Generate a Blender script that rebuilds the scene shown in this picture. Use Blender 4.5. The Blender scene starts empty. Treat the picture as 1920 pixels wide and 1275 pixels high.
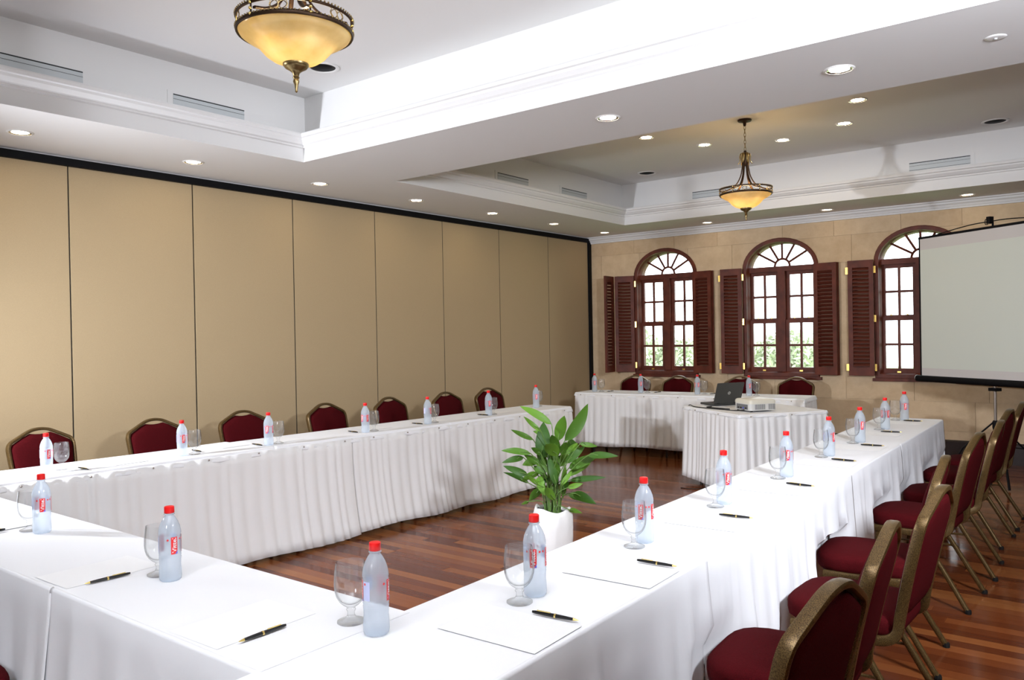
import bpy, bmesh, math, random
from mathutils import Vector, Matrix
random.seed(7)
PI = math.pi
SC = bpy.context.scene
COL = SC.collection

# ------------------------------------------------------------------ camera
F_PX, YAW, PITCH, ROLL, CAM_H = 1499.5, 0.6607, -0.0068, 0.0184, 1.491
fw = Vector((-math.sin(YAW) * math.cos(PITCH), math.cos(YAW) * math.cos(PITCH), math.sin(PITCH)))
rt = Vector((math.cos(YAW), math.sin(YAW), 0))
dn = fw.cross(rt)
rt2 = math.cos(ROLL) * rt + math.sin(ROLL) * dn
dn2 = -math.sin(ROLL) * rt + math.cos(ROLL) * dn
cam = bpy.data.cameras.new('camera')
cam.sensor_width = 36.0
cam.lens = F_PX / 1920 * 36.0
cam.clip_start = 0.05
cam_o = bpy.data.objects.new('camera', cam)
cam_o.matrix_world = Matrix(((rt2.x, -dn2.x, -fw.x, 0), (rt2.y, -dn2.y, -fw.y, 0), (rt2.z, -dn2.z, -fw.z, CAM_H), (0, 0, 0, 1)))
COL.objects.link(cam_o)
SC.camera = cam_o

# ------------------------------------------------------------------ world, lights, exposure
w = bpy.data.worlds.new('world')
SC.world = w
w.use_nodes = True
bg = w.node_tree.nodes['Background']
bg.inputs[0].default_value = (0.88, 0.95, 1.0, 1)
bg.inputs[1].default_value = 5.0
SC.view_settings.view_transform = 'Standard'
SC.view_settings.look = 'None'
SC.view_settings.gamma = 1.0
SC.view_settings.exposure = 0.36
SC.view_settings.use_curve_mapping = False
SC.cycles.use_denoising = True
SC.cycles.sample_clamp_indirect = 6.0
SC.cycles.max_bounces = 6
SC.cycles.diffuse_bounces = 3
SC.cycles.glossy_bounces = 3
SC.cycles.adaptive_threshold = 0.045
SC.cycles.transparent_max_bounces = 14
SC.cycles.caustics_reflective = False
SC.cycles.caustics_refractive = False


def lamp(name, loc, power, radius, color=(1, 1, 1)):
    l = bpy.data.lights.new(name, 'POINT')
    l.energy = power
    l.shadow_soft_size = radius
    l.color = color
    o = bpy.data.objects.new(name, l)
    o.location = loc
    COL.objects.link(o)
    return o


# the photographer's two flash heads on stands: one by the partition, one on the right
FLASH = (0.92, 0.965, 1.06)


def flash(name, loc, aim, power, cone, blend, radius):
    l = bpy.data.lights.new(name, 'SPOT')
    l.energy = power
    l.spot_size = math.radians(cone)
    l.spot_blend = blend
    l.shadow_soft_size = radius
    l.color = FLASH
    o = bpy.data.objects.new(name, l)
    o.location = loc
    o.rotation_euler = (Vector(aim) - Vector(loc)).to_track_quat('-Z', 'Y').to_euler()
    COL.objects.link(o)


flash('flash_left', (-5.35, 0.25, 1.85), (-3.0, 8.0, -0.25), 620, 116, 1.0, 0.08)
flash('flash_right', (0.93, 2.2, 2.5), (-4.2, 6.8, 1.6), 560, 128, 1.0, 0.22)
# flash on the camera, tilted up so that it bounces off the ceiling above the near tables
flash('flash_bounce', (0.15, -0.25, 1.65), (-0.18, -0.05, 2.65), 1500, 75, 0.4, 0.05)
# added fill spot, no such flash known; brightens the front table's drape
flash('fill_front', (-1.3, -0.9, 1.9), (-2.8, 1.2, 0.45), 70, 85, 1.0, 0.25)


# ------------------------------------------------------------------ materials
def nmat(name):
    m = bpy.data.materials.new(name)
    m.use_nodes = True
    nt = m.node_tree
    return m, nt, nt.nodes['Principled BSDF']


def lin(c):
    return tuple((v / 12.92 if v <= 0.04045 else ((v + 0.055) / 1.055) ** 2.4) for v in c)


def rgb(r, g, b):
    return lin((r / 255, g / 255, b / 255)) + (1,)


def simple(name, col, rough=0.6, metal=0.0, spec=0.5, bump=0.0, bscale=60, var=0.0, vscale=8, coat=0.0):
    m, nt, p = nmat(name)
    p.inputs['Base Color'].default_value = col
    p.inputs['Roughness'].default_value = rough
    p.inputs['Metallic'].default_value = metal
    p.inputs['Specular IOR Level'].default_value = spec
    p.inputs['Coat Weight'].default_value = coat
    tc = nt.nodes.new('ShaderNodeTexCoord')
    if var:
        n = nt.nodes.new('ShaderNodeTexNoise')
        n.inputs['Scale'].default_value = vscale
        n.inputs['Detail'].default_value = 4
        nt.links.new(tc.outputs['Object'], n.inputs['Vector'])
        r = nt.nodes.new('ShaderNodeValToRGB')
        r.color_ramp.elements[0].position = 0.3
        r.color_ramp.elements[1].position = 0.7
        r.color_ramp.elements[0].color = tuple(max(0, c * (1 - var)) for c in col[:3]) + (1,)
        r.color_ramp.elements[1].color = tuple(min(1, c * (1 + var)) for c in col[:3]) + (1,)
        nt.links.new(n.outputs['Fac'], r.inputs[0])
        nt.links.new(r.outputs[0], p.inputs['Base Color'])
    if bump:
        n2 = nt.nodes.new('ShaderNodeTexNoise')
        n2.inputs['Scale'].default_value = bscale
        n2.inputs['Detail'].default_value = 3
        nt.links.new(tc.outputs['Object'], n2.inputs['Vector'])
        b = nt.nodes.new('ShaderNodeBump')
        b.inputs['Strength'].default_value = bump
        b.inputs['Distance'].default_value = 0.01
        nt.links.new(n2.outputs['Fac'], b.inputs['Height'])
        nt.links.new(b.outputs[0], p.inputs['Normal'])
    return m


M = {}
M['plaster'] = simple('white_plaster', (0.80, 0.79, 0.775, 1), 0.8, bump=0.03, bscale=25)
M['cloth'] = simple('white_tablecloth', (0.86, 0.86, 0.87, 1), 0.85, spec=0.2, bump=0.08, bscale=14)
M['skirt'] = simple('white_skirting_cloth', (0.80, 0.785, 0.77, 1), 0.7, spec=0.3, bump=0.06, bscale=20)
M['paper'] = simple('white_paper', (0.90, 0.90, 0.90, 1), 0.6)
M['panel'] = simple('beige_partition_fabric', rgb(183, 161, 126), 0.85, spec=0.2, bump=0.12, bscale=350, var=0.04, vscale=200)
M['black'] = simple('black_metal', (0.004, 0.004, 0.005, 1), 0.6, spec=0.15)
M['darkgap'] = simple('dark_backing', (0.012, 0.011, 0.010, 1), 0.8)
M['stone_back'] = simple('mortar', (0.56, 0.42, 0.28, 1), 0.9)
M['wood'] = simple('mahogany', (0.115, 0.024, 0.011, 1), 0.5, var=0.3, vscale=9, spec=0.3)
M['louver'] = simple('mahogany_slats', (0.095, 0.020, 0.010, 1), 0.5, spec=0.3)
M['base_wood'] = simple('dark_skirting_board', (0.020, 0.009, 0.007, 1), 0.4)
M['brass'] = simple('polished_brass', (0.85, 0.58, 0.16, 1), 0.25, 1.0)
M['bronze'] = simple('antique_bronze', (0.042, 0.021, 0.010, 1), 0.45, 0.7, bump=0.05, bscale=300)
M['antique'] = simple('antique_brass', (0.30, 0.22, 0.10, 1), 0.35, 1.0)
M['maroon'] = simple('maroon_fabric', (0.058, 0.0037, 0.0052, 1), 0.9, spec=0.04, bump=0.35, bscale=420, var=0.22, vscale=260)
M['pan'] = simple('black_seat_base', (0.012, 0.010, 0.010, 1), 0.6)
M['rubber'] = simple('dark_rubber', (0.012, 0.011, 0.010, 1), 0.8, spec=0.1)
M['legmetal'] = simple('dark_table_leg', (0.03, 0.025, 0.022, 1), 0.45, 0.4)
M['plywood'] = simple('table_board', (0.35, 0.24, 0.14, 1), 0.6)
M['white_trim'] = simple('white_lamp_trim', (0.78, 0.77, 0.75, 1), 0.4)
M['chrome'] = simple('chrome_reflector', (0.80, 0.80, 0.74, 1), 0.12, 1.0)
M['alu'] = simple('aluminium_vent', (0.56, 0.59, 0.60, 1), 0.5, 0.1)
M['capred'] = simple('red_bottle_cap', (0.80, 0.008, 0.008, 1), 0.35)
M['labelred'] = simple('red_label_print', (0.75, 0.03, 0.03, 1), 0.4)
M['labelwhite'] = simple('white_label_print', (0.9, 0.9, 0.9, 1), 0.4)
M['labelblue'] = simple('blue_label_print', (0.10, 0.12, 0.55, 1), 0.4)
M['lavender'] = simple('lavender_label_print', (0.55, 0.58, 0.82, 1), 0.4)
M['penblack'] = simple('glossy_black_pen', (0.006, 0.006, 0.007, 1), 0.18)
M['gold'] = simple('gold_fitting', (0.85, 0.65, 0.22, 1), 0.22, 1.0)
M['leaf'] = None
M['stem'] = simple('green_stem', (0.10, 0.19, 0.035, 1), 0.5)
M['soil'] = simple('potting_soil', (0.03, 0.02, 0.012, 1), 0.95)
M['wrap'] = simple('white_pot_wrap', (0.78, 0.77, 0.75, 1), 0.7, bump=0.1, bscale=18)
M['laptop'] = simple('dark_grey_laptop', (0.055, 0.055, 0.052, 1), 0.38, 0.2)
M['keys'] = simple('black_keyboard', (0.008, 0.008, 0.008, 1), 0.5)
M['display'] = simple('dark_display', (0.01, 0.01, 0.012, 1), 0.15)
M['silver'] = simple('silver_plastic', (0.62, 0.61, 0.58, 1), 0.4)
M['logo'] = simple('logo_silver', (0.45, 0.46, 0.45, 1), 0.3, 0.5)
M['grille'] = simple('grey_grille', (0.16, 0.16, 0.16, 1), 0.5)
M['proj_top'] = simple('cream_projector_top', (0.72, 0.68, 0.57, 1), 0.4)
M['screen'] = simple('screen_projected_light', (0.64, 0.67, 0.60, 1), 0.75, spec=0.2)  # projector's light on the fabric, put into the base colour
M['screen_band'] = simple('screen_unlit_band', (0.60, 0.57, 0.55, 1), 0.75, spec=0.2)  # fabric outside the projected light, set off by colour alone
M['steel'] = simple('brushed_steel', (0.35, 0.30, 0.26, 1), 0.35, 0.9)
M['grass'] = simple('garden_grass', (0.30, 0.42, 0.16, 1), 0.9, var=0.4, vscale=3)
M['bark'] = simple('tree_bark', (0.20, 0.15, 0.10, 1), 0.9)
M['foliage'] = simple('tree_foliage', (0.38, 0.43, 0.28, 1), 0.7, var=0.4, vscale=1.2)


def glassy(name, tint, diffuse, dcol, gl_rough=0.03, ior=1.45, transl=0.0, edge_dark=1.0):
    """see-through mix: transparent + fresnel gloss + a share of milky diffuse"""
    m = bpy.data.materials.new(name)
    m.use_nodes = True
    nt = m.node_tree
    nt.nodes.clear()
    out = nt.nodes.new('ShaderNodeOutputMaterial')
    tr = nt.nodes.new('ShaderNodeBsdfTransparent')
    edge = nt.nodes.new('ShaderNodeLayerWeight'); edge.inputs[0].default_value = 0.5
    er = nt.nodes.new('ShaderNodeValToRGB')
    er.color_ramp.elements[0].position = 0.45
    er.color_ramp.elements[0].color = tint + (1,)
    er.color_ramp.elements[1].color = tuple(c * edge_dark for c in tint) + (1,)
    nt.links.new(edge.outputs['Facing'], er.inputs[0])
    nt.links.new(er.outputs[0], tr.inputs[0])
    gl = nt.nodes.new('ShaderNodeBsdfGlossy')
    gl.inputs['Roughness'].default_value = gl_rough
    df = nt.nodes.new('ShaderNodeBsdfDiffuse')
    df.inputs[0].default_value = dcol + (1,)
    tl = nt.nodes.new('ShaderNodeBsdfTranslucent')
    tl.inputs[0].default_value = dcol + (1,)
    m0 = nt.nodes.new('ShaderNodeMixShader')
    m0.inputs[0].default_value = transl
    nt.links.new(df.outputs[0], m0.inputs[1])
    nt.links.new(tl.outputs[0], m0.inputs[2])
    m1 = nt.nodes.new('ShaderNodeMixShader')
    m1.inputs[0].default_value = diffuse
    nt.links.new(tr.outputs[0], m1.inputs[1])
    nt.links.new(m0.outputs[0], m1.inputs[2])
    lw = nt.nodes.new('ShaderNodeLayerWeight')
    lw.inputs[0].default_value = 0.5
    pw = nt.nodes.new('ShaderNodeMath'); pw.operation = 'POWER'; pw.inputs[1].default_value = 4.0
    nt.links.new(lw.outputs['Facing'], pw.inputs[0])
    fr = nt.nodes.new('ShaderNodeMath'); fr.operation = 'MULTIPLY_ADD'
    fr.inputs[1].default_value = ior - 1.0; fr.inputs[2].default_value = 0.045
    nt.links.new(pw.outputs[0], fr.inputs[0])
    m2 = nt.nodes.new('ShaderNodeMixShader')
    nt.links.new(fr.outputs[0], m2.inputs[0])
    nt.links.new(m1.outputs[0], m2.inputs[1])
    nt.links.new(gl.outputs[0], m2.inputs[2])
    nt.links.new(m2.outputs[0], out.inputs[0])
    return m


M['bottle'] = glassy('pale_blue_bottle', (0.945, 0.97, 1.0), 0.42, (0.82, 0.91, 1.0), 0.05, 1.5, 0.5)
M['glass'] = glassy('clear_glass', (0.975, 0.98, 0.98), 0.03, (0.9, 0.9, 0.9), 0.02, 1.55, edge_dark=0.6)
M['pane'] = glassy('window_pane', (0.97, 0.98, 0.98), 0.02, (0.9, 0.9, 0.9), 0.02, 1.45)


def leaf_mat():
    m, nt, p = nmat('green_leaf')
    oi = nt.nodes.new('ShaderNodeObjectInfo')
    r = nt.nodes.new('ShaderNodeValToRGB')
    r.color_ramp.elements[0].color = (0.028, 0.085, 0.009, 1)
    r.color_ramp.elements[1].color = (0.12, 0.26, 0.025, 1)
    nt.links.new(oi.outputs['Random'], r.inputs[0])
    nt.links.new(r.outputs[0], p.inputs['Base Color'])
    p.inputs['Roughness'].default_value = 0.45
    p.inputs['Specular IOR Level'].default_value = 0.25
    return m


M['leaf'] = leaf_mat()


def plank_mat():
    m, nt, p = nmat('varnished_floorboard')
    oi = nt.nodes.new('ShaderNodeObjectInfo')
    tc = nt.nodes.new('ShaderNodeTexCoord')
    r = nt.nodes.new('ShaderNodeValToRGB')
    cr = r.color_ramp
    cr.elements[0].color = (0.090, 0.021, 0.007, 1)
    cr.elements[1].color = (0.24, 0.082, 0.023, 1)
    e = cr.elements.new(0.35); e.color = (0.135, 0.034, 0.010, 1)
    e = cr.elements.new(0.7); e.color = (0.19, 0.055, 0.016, 1)
    mp = nt.nodes.new('ShaderNodeMapping')
    mp.inputs['Scale'].default_value = (1.2, 40, 1)
    nt.links.new(tc.outputs['Object'], mp.inputs[0])
    n = nt.nodes.new('ShaderNodeTexNoise')
    n.inputs['Scale'].default_value = 1.5
    n.inputs['Detail'].default_value = 5
    nt.links.new(mp.outputs[0], n.inputs['Vector'])
    # streaks of heartwood inside a board
    a = nt.nodes.new('ShaderNodeMath'); a.operation = 'MULTIPLY_ADD'
    a.inputs[1].default_value = 0.7; a.inputs[2].default_value = -0.35
    nt.links.new(n.outputs['Fac'], a.inputs[0])
    s = nt.nodes.new('ShaderNodeMath'); s.operation = 'ADD'
    nt.links.new(oi.outputs['Random'], s.inputs[0]); nt.links.new(a.outputs[0], s.inputs[1])
    nt.links.new(s.outputs[0], r.inputs[0])
    nt.links.new(r.outputs[0], p.inputs['Base Color'])
    p.inputs['Roughness'].default_value = 0.13
    p.inputs['Specular IOR Level'].default_value = 0.09
    n2 = nt.nodes.new('ShaderNodeTexNoise'); n2.inputs['Scale'].default_value = 5
    nt.links.new(tc.outputs['Object'], n2.inputs['Vector'])
    b = nt.nodes.new('ShaderNodeBump'); b.inputs['Strength'].default_value = 0.06; b.inputs['Distance'].default_value = 0.01
    nt.links.new(n2.outputs['Fac'], b.inputs['Height'])
    nt.links.new(b.outputs[0], p.inputs['Normal'])
    return m


M['plank'] = plank_mat()


def stone_mat():
    m, nt, p = nmat('coral_stone')
    oi = nt.nodes.new('ShaderNodeObjectInfo')
    tc = nt.nodes.new('ShaderNodeTexCoord')
    n = nt.nodes.new('ShaderNodeTexNoise'); n.inputs['Scale'].default_value = 6; n.inputs['Detail'].default_value = 8; n.inputs['Roughness'].default_value = 0.65
    nt.links.new(tc.outputs['Object'], n.inputs['Vector'])
    a = nt.nodes.new('ShaderNodeMath'); a.operation = 'MULTIPLY_ADD'; a.inputs[1].default_value = 0.22; a.inputs[2].default_value = -0.11
    nt.links.new(oi.outputs['Random'], a.inputs[0])
    s = nt.nodes.new('ShaderNodeMath'); s.operation = 'ADD'
    nt.links.new(n.outputs['Fac'], s.inputs[0]); nt.links.new(a.outputs[0], s.inputs[1])
    r = nt.nodes.new('ShaderNodeValToRGB')
    r.color_ramp.elements[0].position = 0.25; r.color_ramp.elements[1].position = 0.75
    r.color_ramp.elements[0].color = (0.56, 0.395, 0.235, 1)
    r.color_ramp.elements[1].color = (0.71, 0.54, 0.35, 1)
    nt.links.new(s.outputs[0], r.inputs[0])
    nt.links.new(r.outputs[0], p.inputs['Base Color'])
    p.inputs['Roughness'].default_value = 0.85
    n2 = nt.nodes.new('ShaderNodeTexNoise'); n2.inputs['Scale'].default_value = 22; n2.inputs['Detail'].default_value = 6
    nt.links.new(tc.outputs['Object'], n2.inputs['Vector'])
    b = nt.nodes.new('ShaderNodeBump'); b.inputs['Strength'].default_value = 0.35; b.inputs['Distance'].default_value = 0.01
    nt.links.new(n2.outputs['Fac'], b.inputs['Height'])
    nt.links.new(b.outputs[0], p.inputs['Normal'])
    return m


M['stone'] = stone_mat()


def frame_gold():
    """hammered gold-brown paint of the chair frames"""
    m, nt, p = nmat('hammered_gold_frame')
    tc = nt.nodes.new('ShaderNodeTexCoord')
    n = nt.nodes.new('ShaderNodeTexNoise'); n.inputs['Scale'].default_value = 420; n.inputs['Detail'].default_value = 2
    nt.links.new(tc.outputs['Object'], n.inputs['Vector'])
    r = nt.nodes.new('ShaderNodeValToRGB')
    r.color_ramp.elements[0].position = 0.40; r.color_ramp.elements[1].position = 0.62
    r.color_ramp.elements[0].color = (0.055, 0.030, 0.009, 1)
    r.color_ramp.elements[1].color = (0.17, 0.105, 0.036, 1)
    nt.links.new(n.outputs['Fac'], r.inputs[0])
    nt.links.new(r.outputs[0], p.inputs['Base Color'])
    p.inputs['Metallic'].default_value = 0.55
    p.inputs['Roughness'].default_value = 0.36
    b = nt.nodes.new('ShaderNodeBump'); b.inputs['Strength'].default_value = 0.15; b.inputs['Distance'].default_value = 0.002
    nt.links.new(n.outputs['Fac'], b.inputs['Height']); nt.links.new(b.outputs[0], p.inputs['Normal'])
    return m


M['frame'] = frame_gold()


def emit(name, col, strength):
    m = bpy.data.materials.new(name)
    m.use_nodes = True
    nt = m.node_tree
    nt.nodes.clear()
    o = nt.nodes.new('ShaderNodeOutputMaterial')
    e = nt.nodes.new('ShaderNodeEmission')
    e.inputs[0].default_value = col + (1,)
    e.inputs[1].default_value = strength
    nt.links.new(e.outputs[0], o.inputs[0])
    return m


M['bulb'] = emit('lit_downlight_bulb', (1.0, 0.82, 0.55), 90.0)
M['bulb_low'] = emit('dimmer_downlight_bulb', (1.0, 0.82, 0.55), 40.0)
M['bulb_dim'] = emit('faint_downlight_bulb', (1.0, 0.80, 0.52), 14.0)
M['filament'] = emit('lit_pendant_bulb', (1.0, 0.74, 0.36), 12.0)


def bowl_mat():
    """amber alabaster glass: lets lamp light through"""
    m = bpy.data.materials.new('amber_alabaster_glass')
    m.use_nodes = True
    nt = m.node_tree
    nt.nodes.clear()
    o = nt.nodes.new('ShaderNodeOutputMaterial')
    tc = nt.nodes.new('ShaderNodeTexCoord')
    n = nt.nodes.new('ShaderNodeTexNoise'); n.inputs['Scale'].default_value = 9; n.inputs['Detail'].default_value = 5
    nt.links.new(tc.outputs['Object'], n.inputs['Vector'])
    r = nt.nodes.new('ShaderNodeValToRGB')
    r.color_ramp.elements[0].position = 0.3; r.color_ramp.elements[1].position = 0.7
    r.color_ramp.elements[0].color = (0.70, 0.58, 0.31, 1)
    r.color_ramp.elements[1].color = (0.88, 0.78, 0.52, 1)
    nt.links.new(n.outputs['Fac'], r.inputs[0])
    d = nt.nodes.new('ShaderNodeBsdfDiffuse'); t = nt.nodes.new('ShaderNodeBsdfTranslucent')
    nt.links.new(r.outputs[0], d.inputs[0]); nt.links.new(r.outputs[0], t.inputs[0])
    mx = nt.nodes.new('ShaderNodeMixShader'); mx.inputs[0].default_value = 0.55
    nt.links.new(d.outputs[0], mx.inputs[1]); nt.links.new(t.outputs[0], mx.inputs[2])
    g = nt.nodes.new('ShaderNodeBsdfGlossy'); g.inputs['Roughness'].default_value = 0.2
    mx2 = nt.nodes.new('ShaderNodeMixShader'); mx2.inputs[0].default_value = 0.05
    nt.links.new(mx.outputs[0], mx2.inputs[1]); nt.links.new(g.outputs[0], mx2.inputs[2])
    nt.links.new(mx2.outputs[0], o.inputs[0])
    return m


M['bowl'] = bowl_mat()


# ------------------------------------------------------------------ mesh helpers
class MB:
    def __init__(s):
        s.v = []
        s.f = []

    def add(s, verts, faces):
        o = len(s.v)
        s.v += [tuple(v) for v in verts]
        s.f += [tuple(i + o for i in f) for f in faces]
        return s

    def box(s, x0, x1, y0, y1, z0, z1):
        v = [(x, y, z) for x in (x0, x1) for y in (y0, y1) for z in (z0, z1)]
        return s.add(v, [(0, 1, 3, 2), (4, 6, 7, 5), (0, 4, 5, 1), (2, 3, 7, 6), (0, 2, 6, 4), (1, 5, 7, 3)])

    def bevbox(s, x0, x1, y0, y1, z0, z1, b):
        """box with chamfered vertical edges and top rim"""
        def ring(i, z):
            X0, X1, Y0, Y1 = x0 + i, x1 - i, y0 + i, y1 - i
            return [(X0 + b, Y0, z), (X1 - b, Y0, z), (X1, Y0 + b, z), (X1, Y1 - b, z), (X1 - b, Y1, z), (X0 + b, Y1, z), (X0, Y1 - b, z), (X0, Y0 + b, z)]
        return s.loft([ring(b * .6, z0), ring(0, z0 + b * .6), ring(0, z1 - b * .6), ring(b * .6, z1)], True, True)

    def loft(s, rings, cap0=True, cap1=True, closed=True):
        n = len(rings[0])
        o = len(s.v)
        for r in rings:
            s.v += [tuple(p) for p in r]
        m = n if closed else n - 1
        for i in range(len(rings) - 1):
            for j in range(m):
                a = o + i * n + j
                b = o + i * n + (j + 1) % n
                s.f.append((a, b, b + n, a + n))
        if cap0:
            s.f.append(tuple(o + j for j in reversed(range(n))))
        if cap1:
            s.f.append(tuple(o + (len(rings) - 1) * n + j for j in range(n)))
        return s

    def lathe(s, prof, seg=24, cx=0, cy=0, cap=False):
        rings = [[(cx + r * math.cos(2 * PI * k / seg), cy + r * math.sin(2 * PI * k / seg), z) for k in range(seg)] for r, z in prof]
        return s.loft(rings, cap, cap)

    def sweep(s, pts, a, b, up=(0, 0, 1), seg=8, closed=False, power=1.0, caps=True):
        """tube along pts; a = half size across (tangent x up), b = half size along up"""
        P = [Vector(p) for p in pts]
        up = Vector(up)
        rings = []
        n = len(P)
        for i, p in enumerate(P):
            if closed:
                t = P[(i + 1) % n] - P[i - 1]
            else:
                t = P[min(i + 1, n - 1)] - P[max(i - 1, 0)]
            t.normalize()
            side = t.cross(up)
            if side.length < 1e-4:
                side = t.cross(Vector((0.0, 1, 0.0)) if abs(t.y) < .9 else Vector((1, 0, 0)))
            side.normalize()
            u2 = side.cross(t).normalized()
            r = []
            for k in range(seg):
                an = 2 * PI * (k + .5) / seg
                c, sn = math.cos(an), math.sin(an)
                c = math.copysign(abs(c) ** power, c)
                sn = math.copysign(abs(sn) ** power, sn)
                r.append(tuple(p + side * (a * c) + u2 * (b * sn)))
            rings.append(r)
        if closed:
            rings.append(rings[0])
            return s.loft(rings, False, False)
        return s.loft(rings, caps, caps)

    def sphere(s, c, r, u=10, v=6, sz=1.0):
        prof = [(max(1e-5, r * math.sin(PI * i / v)), c[2] - r * sz * math.cos(PI * i / v)) for i in range(v + 1)]
        return s.lathe(prof, u, c[0], c[1])

    def prism(s, poly, axis, a0, a1):
        """extrude 2-D polygon; axis 'y': poly is (x,z); 'x': poly is (y,z); 'z': poly is (x,y)"""
        def p3(q, a):
            return {'y': (q[0], a, q[1]), 'x': (a, q[0], q[1]), 'z': (q[0], q[1], a)}[axis]
        return s.loft([[p3(q, a0) for q in poly], [p3(q, a1) for q in poly]], True, True)

    def mesh(s, name, smooth=None):
        me = bpy.data.meshes.new(name)
        me.from_pydata(s.v, [], s.f)
        bm = bmesh.new()
        bm.from_mesh(me)
        bmesh.ops.remove_doubles(bm, verts=bm.verts, dist=1e-6)
        bmesh.ops.recalc_face_normals(bm, faces=bm.faces)
        bm.to_mesh(me)
        bm.free()
        if smooth is not None:
            me.polygons.foreach_set('use_smooth', [True] * len(me.polygons))
            if smooth < 179:
                me.set_sharp_from_angle(angle=math.radians(smooth))
        me.update()
        return me

    def build(s, name, mat, parent=None, smooth=None):
        return put(name, s.mesh(name, smooth), mat, parent)


def put(name, me, mat, parent=None):
    if mat is not None and not me.materials:
        me.materials.append(mat)
    o = bpy.data.objects.new(name, me)
    COL.objects.link(o)
    if parent is not None:
        o.parent = parent
    return o


def tag(o, label=None, cat=None, group=None, kind=None):
    if label: o['label'] = label
    if cat: o['category'] = cat
    if group: o['group'] = group
    if kind: o['kind'] = kind
    return o


def thing(name, label, cat, loc=(0, 0, 0), rz=0.0, group=None):
    o = bpy.data.objects.new(name, None)
    o.empty_display_size = 0.1
    COL.objects.link(o)
    o.location = loc
    o.rotation_euler = (0, 0, rz)
    return tag(o, label, cat, group)


def copy_tree(src, parent=None):
    c = src.copy()
    COL.objects.link(c)
    c.parent = parent
    for ch in src.children:
        copy_tree(ch, c)
    return c


def instance(proto, used, loc, rz, label):
    """first call returns the prototype itself, later calls a copy"""
    if not used:
        used.append(1)
        o = proto
    else:
        o = copy_tree(proto)
    o.location = loc
    o.rotation_euler = (0, 0, rz)
    o['label'] = label
    return o


def structure(o):
    o['kind'] = 'structure'
    return o


def rot2(p, a):
    return (p[0] * math.cos(a) - p[1] * math.sin(a), p[0] * math.sin(a) + p[1] * math.cos(a))


def smooth_path(pts, n=6, closed=False):
    """Catmull-Rom through pts"""
    P = [Vector(p) for p in pts]
    out = []
    N = len(P)
    rng = range(N) if closed else range(N - 1)
    for i in rng:
        p1, p2 = P[i], P[(i + 1) % N]
        p0 = P[i - 1] if (i > 0 or closed) else p1 * 2 - p2
        p3 = P[(i + 2) % N] if (i + 2 < N or closed) else p2 * 2 - p1
        for k in range(n):
            t = k / n
            out.append(0.5 * ((2 * p1) + (p2 - p0) * t + (2 * p0 - 5 * p1 + 4 * p2 - p3) * t * t + (3 * p1 - p0 - 3 * p2 + p3) * t ** 3))
    if not closed:
        out.append(P[-1])
    return out


ORD = ['first', 'second', 'third', 'fourth', 'fifth', 'sixth', 'seventh', 'eighth', 'ninth', 'tenth']

# ------------------------------------------------------------------ room
XL, XR, YB, YF, ZS, ZC = -6.289, 3.2, 9.989, -2.6, 2.882, 3.42

# floor: slab and boards running along x
fl = MB().box(XL - .15, XR + .15, YF - .15, YB + .15, -0.10, -0.014).build('floor', M['base_wood'])
structure(fl)
PW = 0.078
plank_len = 2.7
pm = MB()
pm.loft([[(-.5, -.5, -.014), (.5, -.5, -.014), (.5, .5, -.014), (-.5, .5, -.014)],
         [(-.5, -.5, -.002), (.5, -.5, -.002), (.5, .5, -.002), (-.5, .5, -.002)],
         [(-.4996, -.494, 0), (.4996, -.494, 0), (.4996, .494, 0), (-.4996, .494, 0)]], False, True)
plank_me = pm.mesh('floorboard')
plank_me.materials.append(M['plank'])
row = 0
rest = MB()
y = YF
while y < YB:
    x = XL - random.random() * 1.8
    while x < XR:
        L = random.choice((2.7, 3.3, 3.9, 4.5))
        a, b = max(x, XL), min(x + L, XR)
        if b - a > .15:
            cx, cy = (a + b) / 2, y + PW / 2
            vis = y > 2.2 and b > -4.95 and a < 0.05
            if vis:
                o = bpy.data.objects.new('floorboard', plank_me)
                COL.objects.link(o)
                o.parent = fl
                o.location = (cx, cy, 0)
                o.scale = (b - a - .0006, PW - .0005, 1)
            else:
                rest.box(a, b - .0015, y, y + PW - .0012, -.014, 0)
        x += L
    y += PW
o = rest.build('floorboards', M['plank'], fl)
o['kind'] = 'stuff'

# ceiling: soffit with two tray recesses, each tray with fascia, crown, upper wall and lid
TR = [(-5.16, 0.35, -0.9, 4.0), (-5.20, 0.35, 5.03, 9.11)]   # x0,x1,y0,y1
sb = MB()
xs = [XL - .15, -5.18, 0.35, XR + .15]
for (a, b, c, d) in ((XL - .15, XR + .15, YF - .15, -0.912), (XL - .15, XR + .15, 4.012, 5.018), (XL - .15, XR + .15, 9.122, YB + .15)):
    sb.box(a, b, c, d, ZS, ZS + .05)
for (x0, x1, y0, y1) in TR:
    sb.box(XL - .15, x0 - .012, y0 - .012, y1 + .012, ZS, ZS + .05)
    sb.box(x1 + .012, XR + .15, y0 - .012, y1 + .012, ZS, ZS + .05)
ceil = sb.build('ceiling', M['plaster'])
structure(ceil)
for (x0, x1, y0, y1) in TR:
    prof = [(.02, ZS - .0004), (0.0, ZS - .0004), (0.0, 2.985), (-.012, 2.992), (-.012, 3.004), (-.03, 3.012), (-.055, 3.035), (-.06, 3.05), (-.075, 3.055), (-.08, 3.075), (-.075, 3.085), (.085, 3.086), (.085, ZC)]

    def ring(off, z):
        return [(x0 - off, y0 - off, z), (x1 + off, y0 - off, z), (x1 + off, y1 + off, z), (x0 - off, y1 + off, z)]
    tb = MB()
    tb.loft([ring(o_, z_) for o_, z_ in prof], False, False)
    tb.build('tray_moulding', M['plaster'], ceil)
    MB().box(x0 - .2, x1 + .2, y0 - .2, y1 + .2, ZC, ZC + .05).build('tray_lid', M['plaster'], ceil)

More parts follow.
